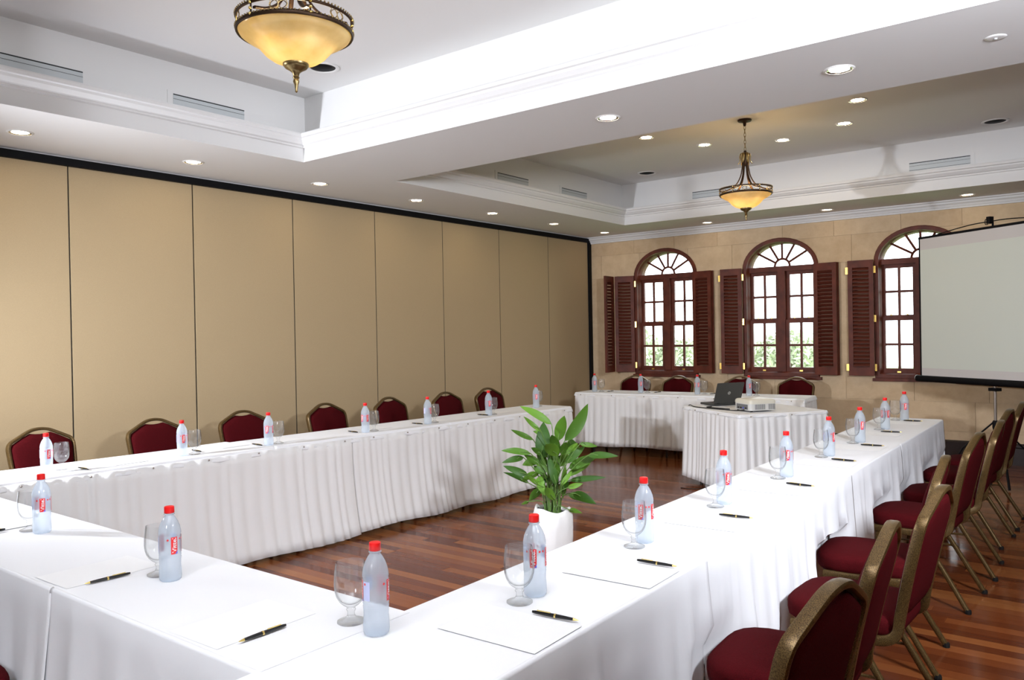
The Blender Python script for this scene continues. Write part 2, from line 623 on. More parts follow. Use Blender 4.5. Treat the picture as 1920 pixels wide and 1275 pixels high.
# back wall: stone blocks round three arched windows
WX = [-5.08, -3.495, -1.91]
WA, WB_, WSP, WSILL = 0.472, 0.375, 2.262, 0.905        # half width, arch rise, spring height, sill bottom


def arch_outline(cx, grow=0.0, n=18, z0=WSILL):
    pts = [(cx - WA - grow, z0 - grow), (cx + WA + grow, z0 - grow)]
    for k in range(n + 1):
        t = PI * k / n
        pts.append((cx + (WA + grow) * math.cos(t), WSP + (WB_ + grow) * math.sin(t)))
    return pts


def clip_half(poly, a, b, keep_left):
    out = []
    n = len(poly)

    def side(p):
        v = (b[0] - a[0]) * (p[1] - a[1]) - (b[1] - a[1]) * (p[0] - a[0])
        return v if keep_left else -v
    for i in range(n):
        p, q = poly[i], poly[(i + 1) % n]
        sp, sq = side(p), side(q)
        if sp >= 0: out.append(p)
        if (sp > 0) != (sq > 0) and abs(sp - sq) > 1e-12:
            t = sp / (sp - sq)
            if 0 < t < 1:
                out.append((p[0] + (q[0] - p[0]) * t, p[1] + (q[1] - p[1]) * t))
    return out


def area(poly):
    return abs(sum(poly[i][0] * poly[(i + 1) % len(poly)][1] - poly[(i + 1) % len(poly)][0] * poly[i][1] for i in range(len(poly)))) / 2


def subtract_convex(poly, conv):
    """pieces of poly outside the counter-clockwise convex polygon conv"""
    pieces = []
    cur = poly
    n = len(conv)
    for i in range(n):
        a, b = conv[i], conv[(i + 1) % n]
        if math.hypot(a[0] - b[0], a[1] - b[1]) < 1e-7: continue
        out = clip_half(cur, a, b, False)
        if len(out) > 2 and area(out) > 1e-6: pieces.append(out)
        cur = clip_half(cur, a, b, True)
        if len(cur) < 3 or area(cur) < 1e-6: return pieces
    return pieces


wb = MB()
holes = [arch_outline(c, .0) for c in WX]
cells = [[(XL - .15, 0), (XR + .15, 0), (XR + .15, ZS + .05), (XL - .15, ZS + .05)]]
for h in holes:
    nxt = []
    for c in cells: nxt += subtract_convex(c, h)
    cells = nxt
for c in cells: wb.prism(c, 'y', YB + .006, YB + .26)
wall_b = structure(wb.build('wall_back', M['stone_back']))
z = 0.004
rowi = 0
while z < ZS - .02:
    z1 = min(z + .325, ZS)
    x = XL - (rowi % 2) * .36 - random.random() * .1
    while x < XR:
        L = random.choice((.62, .74, .86))
        a, b = max(x, XL) + .0016, min(x + L, XR) - .0016
        x += L
        if b - a < .06: continue
        rect = [(a, z + .0016), (b, z + .0016), (b, z1 - .0016), (a, z1 - .0016)]
        ps = [rect]
        hit = False
        for h in holes:
            nx = []
            for p in ps:
                r = subtract_convex(p, h)
                nx += r
            ps = nx
        if not ps: continue
        m_ = MB()
        pr = YB - random.random() * .0025
        for p in ps: m_.prism(p, 'y', pr, YB + .012)
        m_.build('stone_block', M['stone'], wall_b)
    z += .325
    rowi += 1

# skirting, cornice
structure(MB().prism([(YB - .022, 0), (YB - .022, .215), (YB - .012, .23), (YB, .232), (YB, 0)], 'x', XL + .02, XR).build('baseboard_back', M['base_wood']))
cprof = [(YB, 2.788), (YB - .018, 2.79), (YB - .022, 2.806), (YB - .030, 2.812), (YB - .040, 2.832), (YB - .058, 2.845), (YB - .062, 2.862), (YB - .080, 2.870), (YB - .082, ZS), (YB, ZS)]
structure(MB().prism(cprof, 'x', XL + .01, XR).build('trim_1', M['plaster']))

# other walls (out of view)
structure(MB().box(XR, XR + .15, YF, YB, 0, ZS).build('wall_right', M['panel']))
structure(MB().box(XL, XR, YF - .15, YF, 0, ZS).build('wall_front', M['plaster']))

# partition wall on the left: dark backing, header track, separate panels
wl = structure(MB().box(XL - .15, XL - .03, YF, YB + .02, 0, ZS).build('wall_left', M['darkgap']))
MB().box(XL - .03, XL + .028, YF, YB - .002, 2.812, 2.868).build('header_track', M['black'], wl)
MB().box(XL - .03, XL + .01, YF, YB - .002, 2.868, ZS - .001).build('ceiling_strip', M['plaster'], wl)
MB().box(XL - .03, XL + .03, YB - .062, YB - .002, 0, 2.812).build('jamb', M['black'], wl)
ys = [YF, -1.47, -.42, .63, 1.68, 2.709, 3.711, 4.735, 5.775, 6.818, 7.86, 8.927, YB - .062]
for i in range(len(ys) - 1):
    g = .009 if i in (4, 6) else .006
    p = MB().bevbox(XL - .03, XL, ys[i] + g * .8, ys[i + 1] - g * .3, .012, 2.811, .003)
    p.build('partition_panel', M['panel'], wl)
    MB().box(XL - .014, XL + .001, ys[i + 1] - g * .3, ys[i + 1] + .0005, .012, 2.812).build('edge_seal', M['darkgap'], wl)


# ------------------------------------------------------------------ windows
def window(i, cx, left_mode):
    y0 = YB + .10          # plane of sashes
    out = arch_outline(cx)

    def ring(g, yy):
        pts = [(cx - WA + g, WSILL + g), (cx + WA - g, WSILL + g)]
        n = 20
        for k in range(n + 1):
            t = PI * k / n
            pts.append((cx + (WA - g) * math.cos(t), WSP + (WB_ - g) * math.sin(t)))
        return [(p[0], yy, p[1]) for p in pts]
    fb = MB()
    # casing that stands a little proud of the stone, then the reveal
    fb.loft([ring(0.0, YB + .18), ring(-.004, YB - .018), ring(.004, YB - .026), ring(.046, YB - .022), ring(.050, YB + .02), ring(.058, YB + .03), ring(.062, YB + .18), ring(0, YB + .18)], False, False)
    win = structure(fb.build('window_%d' % (i + 1), M['wood'], smooth=40))
    # sill and transom
    MB().box(cx - WA - .03, cx + WA + .03, YB - .035, YB + .04, WSILL - .035, WSILL).build('window_sill', M['wood'], win)
    MB().box(cx - WA + .03, cx + WA - .03, y0 - .05, y0 + .05, 2.225, 2.29).build('transom', M['wood'], win)
    MB().box(cx - .045, cx + .045, y0 - .055, y0 + .04, WSILL + .03, 2.23).build('mullion', M['wood'], win)
    # fanlight
    fl_ = MB()
    cz = 2.29
    hub = .095
    pts = [(cx + hub * math.cos(PI * k / 12), y0, cz + hub * math.sin(PI * k / 12)) for k in range(13)]
    fl_.sweep(pts, .015, .012, (0, 1, 0), 6)
    for k in range(1, 6):
        t = PI * k / 6
        p0 = (cx + hub * math.cos(t), y0, cz + hub * math.sin(t))
        # out to the arch ellipse
        lo, hi = .1, .6
        for _ in range(30):
            md = (lo + hi) / 2
            X, Z = md * math.cos(t), cz + md * math.sin(t) - WSP
            if (X / (WA - .045)) ** 2 + (Z / (WB_ - .045)) ** 2 < 1: lo = md
            else: hi = md
        p1 = (cx + lo * math.cos(t), y0, cz + lo * math.sin(t))
        fl_.sweep([p0, p1], .015, .012, (0, 1, 0), 6)
    fl_.build('fanlight_bars', M['wood'], win)
    pf = [(cx - WA + .05, cz), (cx + WA - .05, cz)]
    fan = [(cx + (WA - .05) * math.cos(PI * k / 20), max(cz, WSP + (WB_ - .05) * math.sin(PI * k / 20))) for k in range(21)]
    MB().prism(fan, 'y', y0 - .002, y0 + .002).build('fanlight_pane', M['pane'], win)
    # four sashes with panes
    for sx in (-1, 1):
        xa, xb = (cx - WA + .052, cx - .045) if sx < 0 else (cx + .045, cx + WA - .052)
        for up in (0, 1):
            za, zb = (.955, 1.615) if not up else (1.595, 2.225)
            yy = y0 + (.018 if up else -.018)
            if not up: pass
            st, rl = .042, .042
            s = MB()
            s.box(xa, xa + st, yy - .018, yy + .018, za, zb)
            s.box(xb - st, xb, yy - .018, yy + .018, za, zb)
            s.box(xa + st, xb - st, yy - .018, yy + .018, za, za + (rl + (.02 if not up else 0)))
            s.box(xa + st, xb - st, yy - .018, yy + .018, zb - rl, zb)
            sash = s.build('sash', M['wood'], win)
            xm = (xa + xb) / 2
            z0i, z1i = za + rl + (.02 if not up else 0), zb - rl
            zm = (z0i + z1i) / 2
            mb_ = MB().box(xm - .014, xm + .014, yy - .012, yy + .012, z0i, z1i)
            mb_.box(xa + st, xb - st, yy - .0115, yy + .0115, zm - .014, zm + .014)
            mb_.build('glazing_bars', M['wood'], sash)
            for (pa, pb) in ((xa + st, xm - .014), (xm + .014, xb - st)):
                for (qa, qb) in ((z0i, zm - .014), (zm + .014, z1i)):
                    MB().box(pa, pb, yy - .002, yy + .002, qa, qb).build('pane', M['pane'], sash)
            if not up:
                MB().box(xm - .02, xm + .02, yy - .032, yy - .018, za + .012, za + .03).build('sash_lift', M['brass'], sash)
            else:
                for xq in (xa + .10, xb - .10):
                    MB().lathe([(.012, za + .037), (.012, za + .045), (.004, za + .052)], 8, xq, yy - .02, True).build('sash_catch', M['brass'], sash)
    # shutters: two leaves on each side, leaf length along local +x from the hinge
    LW, Z0, Z1 = .275, .935, 2.285

    def leaf(hinge, ang, hinges):
        e = MB()
        st = .048
        e.box(0, st, -.014, .014, Z0, Z1)
        e.box(LW - st, LW, -.014, .014, Z0, Z1)
        e.box(st, LW - st, -.014, .014, Z0, Z0 + .10)
        e.box(st, LW - st, -.014, .014, Z1 - .085, Z1)
        o = e.build('shutter_leaf', M['wood'], win)
        o.location = (hinge[0], hinge[1], 0)
        o.rotation_euler = (0, 0, ang)
        l = MB()
        n = 26
        zz0, zz1 = Z0 + .10, Z1 - .085
        for k in range(n):
            zc = zz0 + (k + .5) * (zz1 - zz0) / n
            dz, dy = .016, .012
            l.add([(st, -dy, zc + dz), (LW - st, -dy, zc + dz), (LW - st, dy, zc - dz), (st, dy, zc - dz),
                   (st, -dy, zc + dz + .007), (LW - st, -dy, zc + dz + .007), (LW - st, dy, zc - dz + .007), (st, dy, zc - dz + .007)],
                  [(0, 1, 2, 3), (7, 6, 5, 4), (0, 4, 5, 1), (1, 5, 6, 2), (2, 6, 7, 3), (3, 7, 4, 0)])
        lo = l.build('louvers', M['louver'], o)
        lo['kind'] = 'stuff'
        for zz in hinges:
            MB().box(-.024, .012, -.019, -.004, zz - .04, zz + .04).build('hinge', M['brass'], o)
        return o
    hz = (1.03, 1.60, 2.17)
    if left_mode == 'open':
        a1 = PI - math.radians(-14)
        h0 = (cx - WA + .012, YB - .045)
        a1 = PI + math.radians(16)
        leaf(h0, a1, hz)
        e1 = (h0[0] + LW * math.cos(a1) - .030, h0[1] + LW * math.sin(a1))
        leaf((e1[0], e1[1]), PI + math.radians(96), (1.03, 2.17))
    else:
        h0 = (cx - WA + .004, YB - .075)
        a1 = PI + math.radians(5)
        leaf(h0, a1, hz)
        leaf((h0[0] + LW * math.cos(a1) - .012, h0[1] + LW * math.sin(a1) + .034), math.radians(3), (1.03, 2.17))
    h0 = (cx + WA - .035, YB - .060)
    leaf(h0, math.radians(-7), ())
    leaf((h0[0] + LW + .008, h0[1] + .018), PI - math.radians(3), ())
    return win


for i, cx in enumerate(WX):
    window(i, cx, 'open' if i == 0 else 'folded')

# ------------------------------------------------------------------ garden outside the windows
structure(MB().box(-40, 30, YB + .6, 60, -1.3, -1.2).build('ground_outside', M['grass']))


def tree(x, y, h, r, label, seed):
    rnd = random.Random(seed)
    t = thing('garden_tree', label, 'tree', (x, y, -1.2), 0, 'trees outside the windows')
    MB().lathe([(.10, 0), (.08, h * .5), (.05, h * .8)], 8, cap=True).build('trunk', M['bark'], t)
    f = MB()
    for k in range(3600):
        a, b = rnd.random() * 2 * PI, math.acos(rnd.uniform(-1, 1))
        q = r * rnd.uniform(.55, 1.0)
        c = Vector((q * math.sin(b) * math.cos(a), q * math.sin(b) * math.sin(a), h * .72 + .8 * q * math.cos(b)))
        d = Vector((rnd.uniform(-1, 1), rnd.uniform(-1, 1), rnd.uniform(-1, 1))).normalized()
        e = d.orthogonal().normalized()
        L, W = .085, .035
        f.add([c - d * L, c + e * W, c + d * L, c - e * W], [(0, 1, 2, 3)])
    o = f.build('foliage', M['foliage'], t)
    o['kind'] = 'stuff'


tree(-10.6, 18.5, 2.7, 1.15, 'bushy green tree outside the window nearest the partition, left one', 1)
tree(-8.3, 17.0, 2.35, 1.05, 'bushy green tree outside the window nearest the partition, right one', 2)
tree(-6.4, 19.0, 2.5, 1.1, 'pale sunlit tree outside the middle arched window', 3)


# ------------------------------------------------------------------ tables
def folding_table(name, label, p0, p1, width, group, z=.745):
    """table from p0 to p1 (one long edge, world xy) with the body to the left of p0->p1"""
    d = Vector((p1[0] - p0[0], p1[1] - p0[1]))
    L = d.length
    ang = math.atan2(d.y, d.x)
    t = thing(name, label, 'table', (p0[0], p0[1], 0), ang, group)
    MB().bevbox(0.01, L - .01, .01, width - .01, z - .03, z, .006).build('table_top', M['plywood'], t)
    for x in (.18, L - .18):
        for yq in (.06, width - .06):
            MB().sweep([(x, yq, z - .03), (x + (.02 if x < L / 2 else -.02), yq, 0.0)], .013, .013, (0, 1, 0), 8).build('leg', M['legmetal'], t)
        MB().sweep([(x, .06, .25), (x, width - .06, .25)], .009, .009, (0, 0, 1), 8).build('stretcher', M['legmetal'], t)
    return t


def fold_noise(seed, scale):
    rnd = random.Random(seed)
    ph = [(rnd.uniform(.6, 1.6) / scale, rnd.uniform(0, 2 * PI), rnd.uniform(.4, 1)) for _ in range(7)]
    tot = sum(a for _, _, a in ph)
    return lambda s: sum(a * math.sin(2 * PI * f * s + p) for f, p, a in ph) / tot * 1.7


def drape(name, corners, sides, z, zb, label, group, seed, fold=.30, amp=.018, flare=.04, mat='cloth', cat='tablecloth', press=None):
    """cloth over a table top: corners counter-clockwise; sides[i] tells whether edge i->i+1 hangs down"""
    fn = fold_noise(seed, fold)
    fn2 = fold_noise(seed + 50, fold * .45)
    n = len(corners)
    me = MB()
    o = len(me.v)
    # top: slightly inset edge where it hangs
    C = [Vector(c) for c in corners]
    me.add([(c.x, c.y, z) for c in C], [tuple(range(n))])
    s0 = 0.0
    cols_by_edge = []
    for i in range(n):
        a, b = C[i], C[(i + 1) % n]
        d = b - a
        L = d.length
        t = d / L
        nrm = Vector((t.y, -t.x))
        if sides[i]:
            prev_on, next_on = sides[i - 1], sides[(i + 1) % n]
            m = max(4, int(L / .022))
            K = 12
            grid = []
            for j in range(m + 1):
                u = j / m
                s = s0 + u * L
                col = []
                for k in range(K + 1):
                    if k <= 2:
                        an = k / 2 * PI / 2
                        off = .010 * math.sin(an)
                        zz = z - .010 * (1 - math.cos(an))
                        q = 0
                    else:
                        q = ((k - 2) / (K - 2))
                        zz = z - .010 - (z - .010 - zb) * q
                        w_ = min(1, q * 1.7) ** 1.2
                        off = .010 + flare * q + amp * w_ * (fn(s) + .35 * fn2(s)) * .9 + amp * .7 * w_
                        off = max(off, .008)
                        if press is not None and zz < .56:
                            off = press(a + d * u, nrm, zz, off)
                    # cloth corners: the drape spreads outward along the edge as it falls
                    ext = 0.0
                    if next_on: ext += max(0, u - .75) / .25 * (flare * q * .9 + .010 * min(1, k / 2))
                    if prev_on: ext -= max(0, .25 - u) / .25 * (flare * q * .9 + .010 * min(1, k / 2))
                    p = a + d * u + nrm * off + t * ext
                    if zb > .01 and k == K: zz += .006 * fn2(s)
                    col.append((p.x, p.y, zz))
                grid.append(col)
            base = len(me.v)
            for col in grid: me.v += col
            K1 = K + 1
            for j in range(m):
                for k in range(K):
                    me.f.append((base + j * K1 + k, base + j * K1 + k + 1, base + (j + 1) * K1 + k + 1, base + (j + 1) * K1 + k))
        s0 += L
    ob = me.build(name, M[mat], smooth=50)
    for p_ in ob.data.polygons:
        if p_.normal.z > .999 or p_.normal.z < -.999: p_.use_smooth = False
    # sheet has thickness
    md = ob.modifiers.new('thickness', 'SOLIDIFY')
    md.thickness = .0012
    md.offset = 0.0
    return tag(ob, label, cat, group)


def skirt(path, z, zb, label, group, seed, pleat=.085, amp=.020, flare=.05, clips=(), header=.055):
    """pleated table skirt along a polyline (outside to the right of the travel direction), with clips"""
    P = [Vector(p) for p in path]
    rnd = random.Random(seed)
    seglen = [(P[i + 1] - P[i]).length for i in range(len(P) - 1)]
    tot = sum(seglen)
    # uneven pleat phases
    knots = [0.0]
    while knots[-1] < tot + .2: knots.append(knots[-1] + pleat * rnd.uniform(.6, 1.5))

    def phase(s):
        import bisect
        i = max(0, bisect.bisect_right(knots, s) - 1)
        i = min(i, len(knots) - 2)
        return i + (s - knots[i]) / (knots[i + 1] - knots[i])
    slow = fold_noise(seed, .9)
    hgt = [rnd.uniform(.5, 1.1) for _ in range(len(knots) + 2)]

    def at(s):
        s = min(max(s, 0), tot)
        q = s
        for i, L in enumerate(seglen):
            if q <= L or i == len(seglen) - 1:
                t = (P[i + 1] - P[i]).normalized()
                base = P[i] + t * q
                nr = Vector((t.y, -t.x))
                # blend the normal round a corner
                if q < .06 and i > 0:
                    t0 = (P[i] - P[i - 1]).normalized()
                    n0 = Vector((t0.y, -t0.x))
                    f = .5 + q / .12
                    nr = (n0 * (1 - f) + nr * f).normalized()
                if q > L - .06 and i < len(seglen) - 1:
                    t1 = (P[i + 2] - P[i + 1]).normalized()
                    n1 = Vector((t1.y, -t1.x))
                    f = .5 + (L - q) / .12
                    nr = (n1 * (1 - f) + nr * f).normalized()
                return base, nr
            q -= L
    m = int(tot / .0115)
    K = 11
    me = MB()
    for j in range(m + 1):
        s = tot * j / m
        b, nr = at(s)
        ph = phase(s)
        wv = .5 - .5 * math.cos(2 * PI * ph)
        wv = wv ** .8
        h_ = hgt[int(ph) % len(hgt)]
        for k in range(K + 1):
            q = k / K
            zz = z - (z - zb) * q
            head = min(1.0, max(0.0, (z - zz - header * .4) / (header * .8)))
            off = .012 + head * (amp * h_ * wv * (.55 + .55 * q) + flare * q * q + .012 * q * slow(s)) + .004 * slow(s * 3)
            if k == K: zz += .012 * slow(s * .7) + .004 * wv
            me.v.append((b.x + nr.x * off, b.y + nr.y * off, zz))
    K1 = K + 1
    for j in range(m):
        for k in range(K):
            me.f.append((j * K1 + k, j * K1 + k + 1, (j + 1) * K1 + k + 1, (j + 1) * K1 + k))
    body = me.build('table_skirt', M['skirt'], smooth=80)
    md = body.modifiers.new('thickness', 'SOLIDIFY')
    md.thickness = .0015
    tag(body, label, 'table skirt', group)
    for s in clips:
        b, nr = at(s)
        c = MB().sphere((b.x + nr.x * .02, b.y + nr.y * .02, z - .012), .006, 8, 5)
        c.build('skirt_clip', M['steel'], body, smooth=60)
    return body


TT = .75
RG, FG, LG, BG_ = 'tables of the right-hand row', 'tables of the front row', 'tables of the left-hand row', 'tables of the back row'
# right-hand row (runs away from the camera)


def rx(y, side):   # skewed long edges: side 0 inner (left), 1 outer (right)
    return (-1.560 if side == 0 else -1.098) - .0205 * (y - 1.5)


# right-hand chairs: back-top position and turn; their seats push the hanging cloth in a little
rc = [(-.545, 1.86, -6), (-.575, 2.52, 4), (-.555, 3.20, -2), (-.67, 3.95, 5), (-.665, 4.90, -3), (-.645, 5.60, 2), (-.68, 6.38, -4), (-.665, 7.02, 0)]


def seat_press(p, nrm, zz, off):
    if nrm.x < .7: return off
    for (x, y, dg) in rc:
        yc = y - .30 * math.sin(math.radians(dg)) - .22 * math.sin(math.radians(dg))
        front = x - .30 - .232
        dy_ = abs(p.y - yc)
        lim = front - .014 - p.x + max(0.0, dy_ - .12) ** 1.5 * 1.1
        if zz > .50: lim += (zz - .50) * 3
        if dy_ < .34: off = min(off, lim)
    return off


seams = [0.72, 2.442, 4.285, 5.506, 7.12]
where = ['at the near corner of the right-hand row', 'second from the front in the right-hand row', 'third from the front in the right-hand row', 'far end of the right-hand row']
for i in range(4):
    a, b = seams[i], seams[i + 1]
    folding_table('folding_table', 'folding table hidden under white cloth, ' + where[i], (rx(a, 1), a + .02), (rx(b, 1), b - .02), .455, RG)
    far = (i == 3)
    a2 = a - (.012 if i else 0)
    cs = [(rx(a2, 0), a2), (rx(a2, 1), a2), (rx(b, 1), b), (rx(b, 0), b)]
    drape('tablecloth', cs, [i == 0, True, far, True], TT + .0004 * i, .05, 'white tablecloth with long drape, ' + where[i], 'white cloths of the right-hand row', 11 + i, fold=.20, amp=.026, flare=.012, press=seat_press)
# front row (runs along the bottom left of the picture)
fs = [-5.3, -4.3, -2.585, -1.56]
fw_ = ['at the far left end of the front row', 'in the middle of the front row', 'next to the corner in the front row']
for i in range(3):
    a, b = fs[i], fs[i + 1]
    folding_table('folding_table', 'folding table hidden under white cloth, ' + fw_[i], (a + .02, 1.05), (b - .02, 1.05), .455, FG)
    a2 = a - (.012 if i else 0)
    y1 = 1.515 if i < 2 else 1.51
    if i == 2: b += .02
    drape('tablecloth', [(a2, 1.05), (b, 1.05), (b, y1), (a2, y1)], [True, False, True, i == 0], TT + (0, -.0004, .0012)[i], .05, 'white tablecloth with long drape, ' + fw_[i], 'white cloths of the front row', 31 + i, fold=.30, amp=.022, flare=.03)


# left-hand row along the partition, slightly skewed
def lx(y):
    return -4.775 + .047 * (y - 1.7)


ls_ = [1.62, 3.35, 5.05, 6.78]
lw_ = ['nearest the camera in the left-hand row', 'in the middle of the left-hand row', 'at the far end of the left-hand row']
LWD = .46
for i in range(3):
    a, b = ls_[i], ls_[i + 1]
    folding_table('folding_table', 'folding table behind the pleated skirt, ' + lw_[i], (lx(a), a + .01), (lx(b), b - .01), LWD, LG)
    a2 = a - (.01 if i else 0)
    drape('tablecloth', [(lx(a2) - LWD, a2), (lx(a2), a2), (lx(b), b), (lx(b) - LWD, b)], [i == 0, True, i == 2, True], TT + .0004 * i, TT - .05, 'short white top cloth on the table ' + lw_[i], 'white top cloths of the left-hand row', 51 + i, fold=.35, amp=.006, flare=.006)
skirt([(lx(1.62) + .006, 1.62), (lx(4.0) + .006, 4.0)], TT - .018, .022, 'white pleated skirt on the near half of the left-hand row', 'white pleated table skirts', 3, flare=.09, clips=[.15 + .36 * k for k in range(7)])
skirt([(lx(4.0) + .006, 4.002), (lx(6.78) + .006, 6.775), (lx(6.78) - LWD, 6.79)], TT - .018, .035, 'white pleated skirt on the far half of the left-hand row behind the plant', 'white pleated table skirts', 4, pleat=.075, flare=.085, clips=[.2 + .35 * k for k in range(8)])

# back row under the windows
BA, BB = Vector((-5.56, 8.45)), Vector((-2.78, 8.63))
bd = (BB - BA).normalized()
bn = Vector((-bd.y, bd.x))
BWD = .47
mid = (BA + BB) / 2
for i, (a, b) in enumerate(((BA, mid), (mid, BB))):
    wq = ('left half', 'right half')[i]
    folding_table('folding_table', 'folding table behind the pleated skirt, %s of the back row' % wq, a + bd * .01, b - bd * .01, BWD, BG_)
    drape('tablecloth', [a - (bd * .01 if i else bd * 0), b, b + bn * BWD, a + bn * BWD - (bd * .01 if i else bd * 0)], [True, i == 1, True, i == 0], TT + .0004 * i, TT - .045, 'short white top cloth on the %s of the back row under the windows' % wq, 'white top cloths of the back row', 61 + i, fold=.35, amp=.005, flare=.006)
off = bn * -.006
skirt([BA + bn * BWD + off, BA + off, BB + off, BB + bn * BWD + off], TT - .016, .105, 'white pleated skirt hanging round the back row under the windows', 'white pleated table skirts', 5, pleat=.075, amp=.022, flare=.03, clips=[.55 + .43 * k for k in range(7)])

# projector table, turned towards the screen
PA, PB_, PC_ = Vector((-3.545, 7.34)), Vector((-2.745, 6.765)), Vector((-2.21, 7.50))
e1 = (PB_ - PA).normalized()
e2 = Vector((-e1.y, e1.x))
PL, PWD = (PB_ - PA).length, .90
PQ = [PA, PB_, PB_ + e2 * PWD, PA + e2 * PWD]
folding_table('projector_table', 'square table behind the pleated skirt carrying laptop and projector', PA + e1 * .01, PB_ - e1 * .01, PWD - .02, 'projector table')
drape('tablecloth', PQ, [True] * 4, TT, TT - .03, 'square white top cloth under the laptop and projector', 'white top cloth of the projector table', 71, fold=.3, amp=.004, flare=.004)
skirt([PQ[0], PQ[1], PQ[2], PQ[3], PQ[0] + e2 * .01], TT - .010, .055, 'white pleated skirt round the projector table', 'white pleated table skirts', 6, pleat=.07, amp=.022, flare=.02, clips=[.25 + .42 * k for k in range(8)])


# ------------------------------------------------------------------ banquet chairs
def rounded(poly, rad, n=5):
    out = []
    N = len(poly)
    for i in range(N):
        p0, p1, p2 = Vector(poly[i - 1]), Vector(poly[i]), Vector(poly[(i + 1) % N])
        r = rad[i]
        a = (p0 - p1).normalized() * r
        b = (p2 - p1).normalized() * r
        for k in range(n + 1):
            t = k / n
            out.append(tuple((p1 + a) * (1 - t) ** 2 + p1 * 2 * t * (1 - t) + (p1 + b) * t * t))
    return out


def lean(z):   # y of the back plane at height z
    return -.205 - .085 * max(0, (z - .46)) / .45 - .02 * max(0, (z - .46) / .45) ** 2


def make_chair():
    t = thing('banquet_chair', '', 'chair', group='maroon banquet chairs')
    # seat cushion
    o = rounded([(-.195, -.20), (.195, -.20), (.225, .22), (-.225, .22)], [.07, .07, .16, .16])
    cx, cy = 0, .01

    def sc(k, z):
        return [(cx + (p[0] - cx) * k, cy + (p[1] - cy) * k, z) for p in o]
    s = MB().loft([sc(.93, .395), sc(.985, .405), sc(1.0, .42), sc(1.0, .445), sc(.985, .458), sc(.94, .468), sc(.8, .476), sc(.5, .482), sc(.15, .483)], True, True)
    s.build('seat', M['maroon'], t, smooth=60)
    MB().loft([sc(.88, .375), sc(.90, .394)], True, True).build('seat_pan', M['pan'], t)
    # frame: seat rail sweeping up into the back, over the crown and down again
    half = [(.203, .17, .385), (.206, .05, .385), (.204, -.10, .386), (.198, -.165, .392), (.190, -.198, .420), (.187, lean(.47), .47), (.193, lean(.58), .58), (.203, lean(.68), .68), (.208, lean(.765), .765), (.208, lean(.803), .803), (.195, lean(.833), .833), (.163, lean(.853), .853), (.115, lean(.878), .878), (.066, lean(.902), .902), (.03, lean(.911), .911), (0, lean(.913), .913)]
    full = [Vector(p) for p in half] + [Vector((-p[0], p[1], p[2])) for p in reversed(half[:-1])]
    path = smooth_path(full, 4)
    # wide face of the tube is across the chair back (local y)
    rings = []
    N = len(path)
    fm = MB()
    for i, p in enumerate(path):
        tg = (path[min(i + 1, N - 1)] - path[max(i - 1, 0)]).normalized()
        # 'wide' axis: perpendicular to tangent, in the direction normal to the chair back / vertical for the rail
        side = Vector((1, 0, 0)) if abs(tg.x) < .75 else Vector((0, 0, 1))
        inn = (Vector((0, 0, .66)) - p)
        inn = Vector((inn.x, 0, inn.z)) if p.z > .45 else Vector((inn.x, 0, 0))
        if inn.length < 1e-5: inn = Vector((0, 0, -1))
        inn = (inn - tg * inn.dot(tg)).normalized()
        wide = tg.cross(inn).normalized()
        r = []
        for k in range(10):
            an = 2 * PI * (k + .5) / 10
            c, sn = math.cos(an), math.sin(an)
            c = math.copysign(abs(c) ** .6, c)
            sn = math.copysign(abs(sn) ** .6, sn)
            r.append(tuple(p + inn * (.0105 * c) + wide * (.019 * sn)))
        rings.append(r)
    fm.loft(rings)
    fm.build('back_frame', M['frame'], t, smooth=50)
    # back cushion, dipping below the crown to leave the hand hole
    hl = [(0, .475), (.12, .475), (.160, .485), (.176, .52), (.180, .58), (.190, .68), (.197, .765), (.197, .800), (.185, .823), (.155, .841), (.108, .867), (.066, .886), (.03, .880), (0, .878)]
    ol = hl + [(-x, z_) for x, z_ in reversed(hl[1:-1])]
    c0 = (0, .66)
    bm_ = MB()

    def ring(k, dy):
        return [(c0[0] + (p[0] - c0[0]) * k, lean(c0[1] + (p[1] - c0[1]) * k) + dy, c0[1] + (p[1] - c0[1]) * k) for p in ol]
    bm_.loft([ring(.10, -.026), ring(.55, -.025), ring(.85, -.021), ring(.96, -.014), ring(1, -.004), ring(1, .006), ring(.96, .020), ring(.85, .030), ring(.55, .037), ring(.10, .039)], True, True)
    bm_.build('backrest', M['maroon'], t, smooth=60)
    for sx in (-1, 1):
        fl_ = MB().sweep(smooth_path([(sx * .195, .155, .385), (sx * .197, .165, .25), (sx * .200, .19, .008)], 4), .011, .011, (0, 1, 0), 8, power=.6)
        lg = fl_.build('leg', M['frame'], t, smooth=50)
        MB().lathe([(.014, 0), (.015, .012), (.013, .022)], 8, sx * .200, .19, True).build('foot_cap', M['rubber'], lg)
        rl = MB().sweep(smooth_path([(sx * .192, -.06, .385), (sx * .193, -.11, .30), (sx * .197, -.20, .15), (sx * .205, -.285, .008)], 4), .012, .012, (0, 1, 0), 8, power=.6)
        lg = rl.build('leg', M['frame'], t, smooth=50)
        MB().lathe([(.015, 0), (.016, .012), (.014, .022)], 8, sx * .205, -.285, True).build('foot_cap', M['rubber'], lg)
        MB().sweep([(sx * .197, .165, .24), (sx * .195, -.135, .25)], .006, .006, (0, 0, 1), 6).build('stretcher', M['frame'], t)
    MB().sweep([(-.19, -.06, .375), (.19, -.06, .375)], .008, .008, (0, 0, 1), 6).build('stretcher', M['frame'], t)
    MB().sweep([(-.19, .155, .372), (.19, .155, .372)], .008, .008, (0, 0, 1), 6).build('stretcher', M['frame'], t)
    return t


CH = make_chair()
cu = []
BACKY = .30     # distance of back top behind the chair origin
